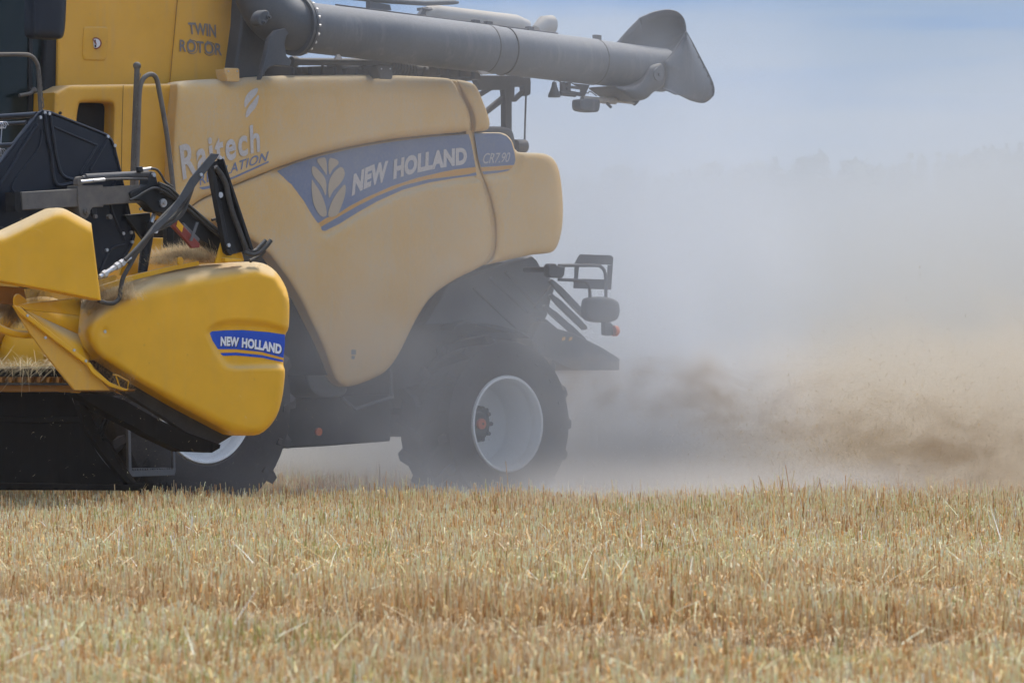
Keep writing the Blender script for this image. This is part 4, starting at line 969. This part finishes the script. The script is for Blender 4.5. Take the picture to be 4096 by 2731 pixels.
# ================================================================== FIELD, STUBBLE, STRAW
def straw_mesh(name, V, Fq, tone, label, cat, m):
    me = bpy.data.meshes.new(name)
    nv, nf = len(V), len(Fq)
    me.vertices.add(nv); me.vertices.foreach_set('co', np.ascontiguousarray(V, np.float32).ravel())
    me.loops.add(nf * 4); me.loops.foreach_set('vertex_index', np.ascontiguousarray(Fq, np.int32).ravel())
    me.polygons.add(nf); me.polygons.foreach_set('loop_start', np.arange(0, nf * 4, 4, dtype=np.int32)); me.polygons.foreach_set('loop_total', np.full(nf, 4, np.int32))
    me.update(calc_edges=True)
    ca = me.color_attributes.new('tone', 'FLOAT_COLOR', 'POINT'); c4 = np.ones((nv, 4), np.float32); c4[:, :3] = tone; ca.data.foreach_set('color', c4.ravel())
    me.materials.append(m)
    o = bpy.data.objects.new(name, me); C.objects.link(o)
    o['label'] = label; o['category'] = cat; o['kind'] = 'stuff'
    return o

def vnoise(x, y, s, seed=0):
    """cheap smooth 2-D noise in 0..1"""
    g_ = np.random.default_rng(seed).random((64, 64)); x = x / s; y = y / s
    i = np.floor(x).astype(int); j = np.floor(y).astype(int); u = x - i; v = y - j; u = u * u * (3 - 2 * u); v = v * v * (3 - 2 * v)
    g = lambda a, b: g_[a % 64, b % 64]
    return (g(i, j) * (1 - u) + g(i + 1, j) * u) * (1 - v) + (g(i, j + 1) * (1 - u) + g(i + 1, j + 1) * u) * v
# two old wheel tracks cross the foreground; the ground dips a little in them
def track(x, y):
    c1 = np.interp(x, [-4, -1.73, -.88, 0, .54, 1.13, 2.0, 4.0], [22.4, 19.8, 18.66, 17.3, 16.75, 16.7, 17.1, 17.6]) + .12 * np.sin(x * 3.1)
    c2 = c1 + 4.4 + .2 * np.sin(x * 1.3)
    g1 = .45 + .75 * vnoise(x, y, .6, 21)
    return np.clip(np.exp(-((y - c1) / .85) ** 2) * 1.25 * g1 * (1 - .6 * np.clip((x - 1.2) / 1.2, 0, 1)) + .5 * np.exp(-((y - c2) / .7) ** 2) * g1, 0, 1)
def ground_z(x, y):
    return .05 * (vnoise(x, y, 3.1, 1) - .5) + .03 * (vnoise(x, y, .7, 2) - .5) - .15 * track(x, y)

gx = np.concatenate([np.linspace(-400, -9, 24), np.linspace(-8.5, 8.5, 120), np.linspace(9, 400, 24)])
gy = np.concatenate([np.linspace(-60, 11, 10), np.linspace(11.5, 50, 210), np.geomspace(51, 900, 40)])
GX, GY = np.meshgrid(gx, gy); GZ = ground_z(GX, GY) * (np.abs(GX) < 12) * (GY < 70)
me = bpy.data.meshes.new('field_ground'); n_, m_ = GX.shape
me.from_pydata(list(zip(GX.ravel().tolist(), GY.ravel().tolist(), GZ.ravel().tolist())), [], [(i * m_ + j, i * m_ + j + 1, (i + 1) * m_ + j + 1, (i + 1) * m_ + j) for i in range(n_ - 1) for j in range(m_ - 1)])
gm = bpy.data.materials.new('field soil and chaff'); gm.use_nodes = True
T = NT(gm.node_tree); b = gm.node_tree.nodes['Principled BSDF']; co = T.n('ShaderNodeTexCoord').outputs['Object']
f1 = T.noise(co, 1.3, 5, .6); f2 = T.noise(T.scaled(co, 30, 60, 30), 1, 4, .7)
c_ = T.mix(T.ss(f2, .38, .62), (0.12, .075, .04, 1), (.46, .34, .19, 1)); c_ = T.mix(T.m('MULTIPLY', T.ss(f1, .3, .8), .6), c_, (.42, .31, .17, 1))
T.put(b.inputs['Base Color'], c_); b.inputs['Roughness'].default_value = .95
me.materials.append(gm)
for p in me.polygons: p.use_smooth = True
go = bpy.data.objects.new('field_ground', me); C.objects.link(go); go['kind'] = 'structure'; go['label'] = 'harvested field ground between the stubble'; go['category'] = 'ground'

TONES = np.array([[.78, .59, .34], [.84, .70, .47], [.64, .42, .19], [.87, .77, .58], [.42, .22, .08], [.72, .57, .39], [.42, .40, .16]])
def stalks(n, ylo, yhi, keep=None):
    y = np.sqrt(RNG.random(n) * (yhi ** 2 - ylo ** 2) + ylo ** 2)
    x = (RNG.random(n) * 2 - 1) * (.107 * y + 2.1)
    # drilled rows run with the machine
    u = x * B.x + y * B.y; v = x * L.x + y * L.y
    v = np.round(v / .125) * .125 + RNG.normal(0, .022, n)
    return u * B.x + v * L.x, u * B.y + v * L.y
def prisms(bx, by, bz, h, r, lx, ly, tone, bend=None):
    n = len(bx); ang = RNG.random(n) * 6.28
    V = np.zeros((n, 9, 3)); 
    for k in range(3):
        a_ = ang + k * 2.094; cx, cy = np.cos(a_), np.sin(a_)
        for lv, t in enumerate((0, .55, 1.0)):
            sx = lx * t * h + (0 if bend is None else bend[0] * t * t * h); sy = ly * t * h + (0 if bend is None else bend[1] * t * t * h)
            V[:, lv * 3 + k, 0] = bx + sx + cx * r * (1 - .15 * t); V[:, lv * 3 + k, 1] = by + sy + cy * r * (1 - .15 * t); V[:, lv * 3 + k, 2] = bz + h * t * np.sqrt(np.clip(1 - lx ** 2 - ly ** 2, .1, 1))
    base = (np.arange(n) * 9)[:, None, None]; q = []
    for lv in range(2):
        for k in range(3): q.append([lv * 3 + k, lv * 3 + (k + 1) % 3, lv * 3 + 3 + (k + 1) % 3, lv * 3 + 3 + k])
    Fq = (base + np.array(q)[None]).reshape(-1, 4)
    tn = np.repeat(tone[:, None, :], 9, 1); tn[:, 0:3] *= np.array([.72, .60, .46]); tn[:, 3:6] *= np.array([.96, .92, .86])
    return V.reshape(-1, 3), Fq, tn.reshape(-1, 3)
def ribbons(bx, by, bz, ln, wd, az, up, droop, tone):
    """thin leaf blades: three quads that arch over"""
    n = len(bx); V = np.zeros((n, 8, 3)); dx, dy = np.cos(az), np.sin(az); px_, py_ = -dy, dx
    for i, t in enumerate((0, .35, .7, 1.0)):
        hx = ln * t * np.cos(up); hz = ln * (t * np.sin(up) - droop * t * t); w_ = wd * (1 - .75 * t) / 2
        for s, k in ((-1, 0), (1, 1)):
            V[:, i * 2 + k, 0] = bx + dx * hx + px_ * w_ * s; V[:, i * 2 + k, 1] = by + dy * hx + py_ * w_ * s; V[:, i * 2 + k, 2] = bz + hz
    base = (np.arange(n) * 8)[:, None, None]; Fq = (base + np.array([[0, 1, 3, 2], [2, 3, 5, 4], [4, 5, 7, 6]])[None]).reshape(-1, 4)
    return V.reshape(-1, 3), Fq, np.repeat(tone[:, None, :], 8, 1).reshape(-1, 3)
def merge(parts):
    V, Fq, Tn, k = [], [], [], 0
    for v, f, t in parts: V.append(v); Fq.append(f + k); Tn.append(t); k += len(v)
    return np.concatenate(V), np.concatenate(Fq), np.concatenate(Tn)
def tones(n, x, y, green=.05):
    p = np.array([.27, .26, .17, .13, .08, .09]); idx = RNG.choice(6, n, p=p); t = TONES[idx].copy()
    gmask = RNG.random(n) < green * (.3 + 5 * (vnoise(x, y, .9, 5) > .72)); t[gmask] = [.46, .45, .17]
    t *= (1 - .42 * track(x, y))[:, None] * np.array([1.0, .94, .84]) ** track(x, y)[:, None]  # browner straw in the tracks, with the troughs' shade put into its colour
    t *= np.array([1.09, 1.06, 1.02]); t *= (RNG.normal(1.12, .14, n).clip(.7, 1.5))[:, None]; t *= (.9 + .2 * vnoise(x, y, 1.6, 6))[:, None]
    return t.clip(0, .9)
parts = []
for n, a_, b__ in ((70000, 12.8, 18), (88000, 18, 26), (104000, 26, 38), (78000, 38, 62)):
    x, y = stalks(n, a_, b__); tr = track(x, y); k = RNG.random(len(x)) > np.maximum(tr * .6, .3 * (vnoise(x, y, .28, 17) > .80)); x, y, tr = x[k], y[k], tr[k]; n = len(x)
    hb = .048 + .040 * vnoise(x, y, 1.1, 3) + .05 * vnoise(x, y, .3, 4) + (.06 + .05 * vnoise(x, y, .8, 31)) * np.clip((y - 25) / 8, 0, 1)
    # ragged taller strip of missed straw, right of the machine
    cl_ = 34.3 - 2.3 * (x - 1.55) * (x > 1.55); nz2 = vnoise(x, y, .38, 9)
    tall = np.exp(-((y - cl_) / .75) ** 2) * np.clip((x - 1.25) / .5, 0, 1) * np.clip((nz2 - .30) * 2.4, 0, 1.4); hb = hb + .15 * tall + .05 * np.clip(track(x, y - 1.3) - tr, 0, 1)
    h = hb * RNG.normal(1, .17, n).clip(.4, 1.6) * np.where(RNG.random(n) < .006, 1.5, 1.0) * (1 - .78 * tr)
    ln_ = .15 + .35 * tr + .38 * tall; lx = RNG.normal(0, 1, n) * ln_; ly = RNG.normal(0, 1, n) * ln_
    lx, ly = lx.clip(-.8, .8) * .9, ly.clip(-.8, .8) * .9
    r = RNG.normal(.0021, .0005, n).clip(.0012, .0036) * (1 if y.mean() < 26 else 1.25)
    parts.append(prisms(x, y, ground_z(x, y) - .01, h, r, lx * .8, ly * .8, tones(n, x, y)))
    # dry leaf blades and sheaths hanging from the stalks
    m = int(n * .62); i = RNG.integers(0, n, m)
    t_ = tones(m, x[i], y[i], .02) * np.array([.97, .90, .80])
    parts.append(ribbons(x[i], y[i], ground_z(x[i], y[i]) + h[i] * RNG.uniform(.1, .8, m), RNG.uniform(.03, .09, m), RNG.uniform(.005, .010, m) * (1 if y.mean() < 26 else 1.3), RNG.random(m) * 6.28, RNG.uniform(-.2, 1.4, m), RNG.uniform(.2, 1.1, m), t_))
V, Fq, Tn = merge(parts)
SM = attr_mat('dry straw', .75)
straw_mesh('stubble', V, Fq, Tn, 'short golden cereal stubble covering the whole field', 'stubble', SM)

# loose straw lying over the stubble
n = 12000; x, y = stalks(n, 12.8, 50); az = RNG.random(n) * 6.28
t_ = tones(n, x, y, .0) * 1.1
V1 = ribbons(x, y, ground_z(x, y) + RNG.uniform(.02, .15, n) + .04 * track(x, y), RNG.uniform(.08, .38, n) ** 1.0, RNG.uniform(.003, .0065, n), az, RNG.normal(.05, .22, n), RNG.uniform(0, .12, n), t_.clip(0, .85))
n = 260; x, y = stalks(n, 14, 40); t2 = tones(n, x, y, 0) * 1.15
V2 = ribbons(x, y, ground_z(x, y) + .05, RNG.uniform(.15, .34, n), RNG.uniform(.004, .007, n), RNG.random(n) * 6.28, RNG.uniform(.5, 1.5, n), RNG.uniform(0, .5, n), t2.clip(0, .85))
V, Fq, Tn = merge([V1, V2])
straw_mesh('loose_straw', V, Fq, Tn, 'loose cut straw scattered over the stubble', 'straw', SM)

# straw and awns caught on the header
def tuft(center, n, spread, ln, updir, fur=True, col=(.70, .54, .33)):
    c = np.array(center); q = c + RNG.normal(0, 1, (n, 3)) * np.array(spread)
    az = RNG.random(n) * 6.28 if not fur else RNG.normal(updir, .9, n)
    t = np.array(col)[None] * RNG.normal(1, .22, n).clip(.5, 1.5)[:, None]
    return ribbons(q[:, 0], q[:, 1], q[:, 2], RNG.uniform(*ln, n), np.full(n, .0018 if fur else .0042), az, RNG.uniform(.1, 1.2, n) if fur else RNG.normal(0, .25, n), RNG.uniform(0, .4, n), t.clip(0, .85))
parts = []
for (px_, py_, o_, nn, sx, sz) in ((700, 1025, 4.02, 2600, .075, .016), (760, 1018, 4.02, 2600, .07, .022), (820, 1035, 4.05, 1400, .05, .016), (640, 1050, 4.04, 1200, .06, .012), (498, 1185, 4.30, 900, .045, .018), (440, 1170, 4.18, 900, .07, .02), (510, 1160, 4.25, 500, .02, .03)):
    p = P(px_, py_, o_); parts.append(tuft(p, nn, (sx * 1.2, sx, sz), (.03, .11), math.pi * .9))
for (px_, py_, o_, nn) in ((20, 1240, 4.0, 2600), (60, 1270, 4.0, 1600), (130, 1190, 4.05, 700), (395, 1455, 4.14, 900), (365, 1215, 4.15, 700), (340, 1200, 4.15, 700), (480, 1540, 4.33, 300)):
    p = P(px_, py_, o_); parts.append(tuft(p, nn, (.06, .06, .035), (.04, .13), 0.1, col=(.40, .26, .13)))
for (px_, py_, o_, nn) in ((560, 1136, 4.19, 26), (640, 1112, 4.2, 22), (760, 1086, 4.2, 18), (880, 1066, 4.2, 16), (980, 1056, 4.2, 12), (150, 878, 4.42, 14), (60, 922, 4.42, 12), (330, 1262, 4.14, 20)):
    p = P(px_, py_, o_); parts.append(tuft(p, nn, (.10, .03, .008), (.02, .09), 0, fur=False, col=(.62, .47, .28)))
for x in range(-700, 240, 24):
    p = Q(x, 1458, AC - .02); parts.append(tuft(p, 60, (.05, .05, .018), (.08, .30), 0, fur=False, col=(.66, .54, .34)))
V, Fq, Tn = merge(parts)
straw_mesh('caught_straw', V, Fq, Tn, 'tangled straw and awns caught on the header', 'straw', SM)

# ================================================================== FOREST ON THE HORIZON
fm = bpy.data.materials.new('spruce foliage'); fm.use_nodes = True
T = NT(fm.node_tree); b = fm.node_tree.nodes['Principled BSDF']; co = T.n('ShaderNodeTexCoord').outputs['Object']
T.put(b.inputs['Base Color'], T.mix(T.noise(co, .8, 4), (.02, .045, .02, 1), (.06, .10, .04, 1))); b.inputs['Roughness'].default_value = .9
fv, ff = [], []
rr = random.Random(3)
def leafy(c, n, hgt, wid, cone):
    for _ in range(n):
        t = rr.random() ** .8; zz = t * hgt; rad = wid * ((1 - t) ** .9 if cone else math.sqrt(max(0, 1 - (2 * t - 1) ** 2))) * (rr.random() ** .4)
        th = rr.random() * 6.28; p = c + Vector((math.cos(th) * rad, math.sin(th) * rad, zz + .3)); s = rr.uniform(.25, .6) * (1 - .55 * t if cone else 1)
        u = Vector((rr.gauss(0, 1), rr.gauss(0, 1), rr.gauss(0, .5))).normalized() * s; v = Vector((rr.gauss(0, 1), rr.gauss(0, 1), rr.gauss(0, 1))).normalized() * s * .7
        k = len(fv); fv.extend([p - u, p + v, p + u, p - v]); ff.append((k, k + 1, k + 2, k + 3))
for row in range(3):
    X_ = -34.0
    while X_ < 36:
        Y_ = 205 + row * 9 + rr.uniform(-3, 3); px_ = 2048 + X_ / Y_ * F
        top_y = np.interp(px_, [-1000, 1200, 2300, 2950, 3050, 3350, 3600, 3800, 4100, 5200], [760, 745, 718, 705, 668, 672, 662, 648, 610, 560])
        H = (1650 - top_y) / F * Y_ + HC + rr.uniform(-.45, .2)
        gz = 0.0; cone = rr.random() < .7; wd = rr.uniform(1.0, 1.7)
        fv_c = Vector((X_, Y_, gz)); k = len(fv)
        for j in range(6): a_ = j * math.pi / 3; fv.append(fv_c + Vector((.18 * math.cos(a_), .18 * math.sin(a_), 0)))
        for j in range(6): a_ = j * math.pi / 3; fv.append(fv_c + Vector((.03 * math.cos(a_), .03 * math.sin(a_), H * .97)))
        for j in range(6): ff.append((k + j, k + (j + 1) % 6, k + 6 + (j + 1) % 6, k + 6 + j))
        leafy(fv_c, 260 if cone else 320, H, wd if cone else wd * 1.2, cone)
        X_ += rr.uniform(.6, 1.2)
me = bpy.data.meshes.new('forest'); me.from_pydata([tuple(v) for v in fv], [], ff); me.materials.append(fm)
fo = bpy.data.objects.new('forest', me); C.objects.link(fo); fo['kind'] = 'stuff'; fo['label'] = 'distant dark spruce forest faint behind the dust'; fo['category'] = 'forest'

# ================================================================== CHAFF IN THE AIR
def airborne(n, cx, cy, cz, sx, sy, sz, ln, wd, col, flat=.35):
    x = RNG.normal(cx, sx, n); y = RNG.normal(cy, sy, n); z = np.abs(RNG.normal(cz, sz, n)) + .12
    t = np.array(col)[None] * RNG.normal(1, .3, n).clip(.3, 1.6)[:, None]
    return ribbons(x, y, z, RNG.uniform(*ln, n), RNG.uniform(*wd, n), RNG.random(n) * 6.28, RNG.normal(0, flat, n), RNG.uniform(-.1, .3, n), t.clip(0, .8))
parts = [airborne(17000, 2.9, 40.9, .30, .7, .9, .36, (.008, .045), (.0022, .0060), (.42, .30, .15)),
         airborne(5000, 2.6, 41, .15, 1.3, .9, .45, (.008, .03), (.0015, .004), (.42, .32, .18)),
         airborne(4500, 3.4, 39.6, .55, .85, .8, .42, (.006, .05), (.0018, .0040), (.22, .15, .08)),
         airborne(3000, .8, 39.5, .6, 1.0, .4, .5, (.006, .03), (.001, .003), (.5, .42, .3)),
         airborne(900, 1.5, 38.5, 1.6, 2.2, .6, 1.0, (.005, .028), (.001, .0022), (.5, .45, .38)),
         airborne(700, -1.2, 36.5, 1.0, 1.4, .5, .9, (.006, .03), (.001, .0022), (.62, .55, .42)),
         airborne(260, -2.4, 33.8, .45, .7, .4, .35, (.008, .03), (.0015, .0028), (.62, .5, .3)),
         airborne(90, 3.2, 39.5, 1.1, 1.0, .6, .5, (.04, .085), (.002, .0035), (.2, .13, .06), .2)]
V, Fq, Tn = merge(parts)
straw_mesh('flying_chaff', V, Fq, Tn, 'fine chaff and straw bits flying behind the machine', 'chaff', SM)

# ================================================================== DUST AND HAZE
def volume_box(name, lo, hi, mtx, m, label, cat):
    mb = MB(); x0, y0, z0 = lo; x1, y1, z1 = hi
    vs = [(x, y, z) for x in (x0, x1) for y in (y0, y1) for z in (z0, z1)]
    me = bpy.data.meshes.new(name); me.from_pydata(vs, [], [(0, 1, 3, 2), (4, 6, 7, 5), (0, 4, 5, 1), (2, 3, 7, 6), (0, 2, 6, 4), (1, 5, 7, 3)])
    me.materials.append(m); o = bpy.data.objects.new(name, me); C.objects.link(o); o.matrix_world = mtx
    o['kind'] = 'stuff'; o['label'] = label; o['category'] = cat; return o
def volmat(name, col, build, aniso=.25, step=1.0):
    m = bpy.data.materials.new(name); m.use_nodes = True; t = m.node_tree; t.nodes.clear(); T = NT(t)
    out = T.n('ShaderNodeOutputMaterial'); pv = T.n('ShaderNodeVolumePrincipled')
    pv.inputs['Anisotropy'].default_value = aniso
    if build is None: pass
    co = T.n('ShaderNodeTexCoord').outputs['Object'] if build else None
    if build:
        sp = T.n('ShaderNodeSeparateXYZ'); t.links.new(co, sp.inputs[0])
        den, c = build(T, co, sp.outputs['X'], sp.outputs['Y'], sp.outputs['Z'])
        T.put(pv.inputs['Density'], den); T.put(pv.inputs['Color'], c if c is not None else col)
    else: pv.inputs['Color'].default_value = col
    t.links.new(pv.outputs[0], out.inputs['Volume']); m.cycles.volume_step_rate = step
    return m, pv

# dust hanging along the machine's side, between it and the header end (machine frame: x to the rear, y inwards)
MF = Matrix(((B.x, -L.x, 0, O0.x), (B.y, -L.y, 0, O0.y), (0, 0, 1, 0), (0, 0, 0, 1)))
def d_side(T, co, x, y, z):
    nz_ = T.noise(co, 1.1, 2, .55)
    a_ = T.ss(x, -4.2, -2.2)                       # builds up towards the rear
    a2 = T.m('ADD', T.m('MULTIPLY', a_, .6), T.m('MULTIPLY', T.ss(x, -3.0, 1.2), .4))
    h_ = T.m('ADD', T.ss(z, .2, 3.4, 1.0, .28), T.m('MULTIPLY', T.ss(z, .0, 1.1, 1.0, 0.0), .35))
    h_ = T.m('ADD', h_, T.m('MULTIPLY', T.ss(z, .1, .6, 1.0, 0.0), .6))
    e_ = T.m('MULTIPLY', T.ss(y, -3.3, -2.5), T.ss(y, -1.55, -1.1, 1.0, .3))
    n_ = T.ss(nz_, .28, .72, .35, 1.65)
    end = T.ss(x, 1.9, 2.7, 1.0, 0.0)
    e2 = T.m('MULTIPLY', T.m('MULTIPLY', T.ss(y, -5.1, -3.6), T.ss(z, .12, .5, 1.0, 0.0)), T.ss(x, -3.3, -1.6))
    e_ = T.m('MAXIMUM', e_, T.m('MULTIPLY', e2, .6))
    d = T.m('MULTIPLY', T.m('MULTIPLY', a2, h_), T.m('MULTIPLY', e_, n_))
    top = T.m('MULTIPLY', T.ss(z, 3.9, 4.7, 1.0, 0.0), T.m('ADD', 1.0, T.m('MULTIPLY', T.m('MULTIPLY', T.ss(x, -.2, 1.4), T.ss(z, .7, 1.7, 1.0, 0.15)), 1.1)))
    return T.m('MULTIPLY', T.m('MULTIPLY', T.m('MULTIPLY', d, end), top), D_SIDE), None
D_SIDE = .40
m1, _ = volmat('side dust', (.81, .81, .82, 1), d_side, .2, 1.0)
volume_box('dust_veil', (-4.4, -5.2, .02), (2.7, -1.0, 4.75), MF, m1, 'thin grey dust veil along the side of the combine', 'dust')

# the thick plume drifting off behind the machine
D_PLUME, D_CHAFF = .15, 3.4
def d_plume(T, co, x, y, z):
    n1 = T.noise(T.scaled(co, 1, .6, 1.3), .22, 4, .5); n2 = T.noise(co, .42, 2, .55)
    zz = T.m('SUBTRACT', z, T.m('MULTIPLY', T.m('SUBTRACT', n1, .5), 3.4))
    h_ = T.m('ADD', T.ss(zz, 1.2, 5.2, 1.0, 0.0), T.m('MULTIPLY', T.ss(zz, 3.2, 6.0, 1.0, 0.0), .32))
    a_ = T.ss(x, -14, 1, .45, 1.0)
    e_ = T.m('MULTIPLY', T.ss(y, 45.5, 50), T.ss(y, 76, 88, 1.0, 0.0))
    n_ = T.ss(n2, .3, .7, .6, 1.4)
    warm = T.m('MULTIPLY', T.ss(x, .8, 5.0), T.ss(z, .8, 4.2, 1.0, .25))
    warm = T.m('MAXIMUM', warm, T.ss(z, .0, 1.1, 1.0, 0.0))
    col = T.mix(warm, (.635, .66, .685, 1), (.74, .70, .62, 1))
    return T.m('MULTIPLY', T.m('MULTIPLY', T.m('MULTIPLY', h_, a_), T.m('MULTIPLY', e_, n_)), D_PLUME), col
m2, _ = volmat('plume dust', (.93, .93, .94, 1), d_plume, .2, .6)
volume_box('dust_plume', (-22, 45.3, .02), (20, 89, 7.9), Matrix(), m2, 'tall pale dust plume drifting behind the combine', 'dust')

# brown chaff cloud thrown out low behind the spreader
def d_chaff(T, co, x, y, z):
    wv = T.n('ShaderNodeVectorMath', operation='ADD'); t = T.t
    t.links.new(co, wv.inputs[0]); nv = T.n('ShaderNodeTexNoise'); nv.inputs['Scale'].default_value = 1.1; t.links.new(co, nv.inputs['Vector'])
    sc = T.n('ShaderNodeVectorMath', operation='SCALE'); t.links.new(nv.outputs['Color'], sc.inputs[0]); sc.inputs['Scale'].default_value = .5; t.links.new(sc.outputs[0], wv.inputs[1])
    n1 = T.noise(T.scaled(wv.outputs[0], 1, .7, 1.5), 1.15, 5, .62); n2 = T.noise(T.scaled(wv.outputs[0], 1, .6, 1.6), 3.2, 4, .6)
    # one ragged stream from the discharge, growing to the right
    wx = T.n('ShaderNodeSeparateXYZ'); t.links.new(wv.outputs[0], wx.inputs[0]); X2, Z2 = wx.outputs['X'], wx.outputs['Z']
    top = T.m('ADD', T.ss(x, .3, 4.2, 1.05, 1.75), T.m('MULTIPLY', T.m('SUBTRACT', n1, .5), 1.7))
    hh = T.ss(T.m('DIVIDE', z, top), .35, 1.1, 1.0, 0.0)
    base = T.m('MULTIPLY', hh, T.m('ADD', .34, T.m('MULTIPLY', T.ss(n1, .42, .66), .75)))
    core = T.ss(T.m('ABSOLUTE', T.m('SUBTRACT', z, T.ss(x, .4, 3.6, 1.05, .50))), .05, T.ss(x, .5, 3.4, .42, .72), 1.0, 0.0)
    bl = T.m('MULTIPLY', T.m('MULTIPLY', core, T.m('MULTIPLY', T.ss(n2, .48, .60), T.ss(n1, .42, .58))), 2.3)
    for cx_, cz_, sx_, sz_, k_ in ((1.66, .98, .13, .20, 1), (1.52, .84, .26, .10, 1), (2.62, .66, .24, .12, .8), (3.2, .46, .34, .12, .8)):
        dx_ = T.m('DIVIDE', T.m('SUBTRACT', X2, cx_ + .25), sx_); dz_ = T.m('DIVIDE', T.m('SUBTRACT', Z2, cz_ + .25), sz_)
        rr_ = T.m('ADD', T.m('MULTIPLY', dx_, dx_), T.m('MULTIPLY', dz_, dz_))
        bl = T.m('ADD', bl, T.m('MULTIPLY', T.ss(rr_, .0, 3.6, 1.0, 0.0), T.m('MULTIPLY', T.ss(n2, .40, .60), k_)))
    depth = T.m('MULTIPLY', T.ss(y, 39.4, 42.6), T.ss(y, 44.4, 46.8, 1.0, 0.0))
    lowd = T.m('MULTIPLY', T.m('MULTIPLY', T.ss(z, .1, .6, 1.0, 0.0), T.ss(y, 31.5, 38.5)), .22)
    lowd = T.m('MULTIPLY', lowd, T.ss(x, 1.0, 2.6, 1.0, .35))
    endx = T.m('MULTIPLY', T.ss(x, -.3, .7), T.ss(x, 7.0, 8.4, 1.0, 0.0))
    col = T.mix(T.ss(x, .3, 2.6), (.61, .585, .55, 1), (.76, .65, .50, 1))  # greyer and darker near the machine: its shadow is put into the dust colour
    col = T.mix(T.m('MINIMUM', T.m('MULTIPLY', bl, .55), 1.0), col, (.44, .33, .22, 1))
    return T.m('MULTIPLY', T.m('MULTIPLY', T.m('ADD', T.m('MULTIPLY', T.m('ADD', base, bl), depth), lowd), endx), D_CHAFF * .25), col
m3, _ = volmat('chaff cloud', (.8, .7, .56, 1), d_chaff, .1, .4)
volume_box('chaff_cloud', (-.6, 31.4, .02), (8.5, 46.9, 2.8), Matrix(), m3, 'low brown swirling chaff cloud behind the spreader', 'dust')

# the air itself
m4, pv = volmat('haze air', (.93, .95, 1, 1), None, .3)
pv.inputs['Density'].default_value = .00025
volume_box('haze', (-80, -6, -1.2), (80, 260, 16), Matrix(), m4, 'pale haze in the air over the field', 'haze')
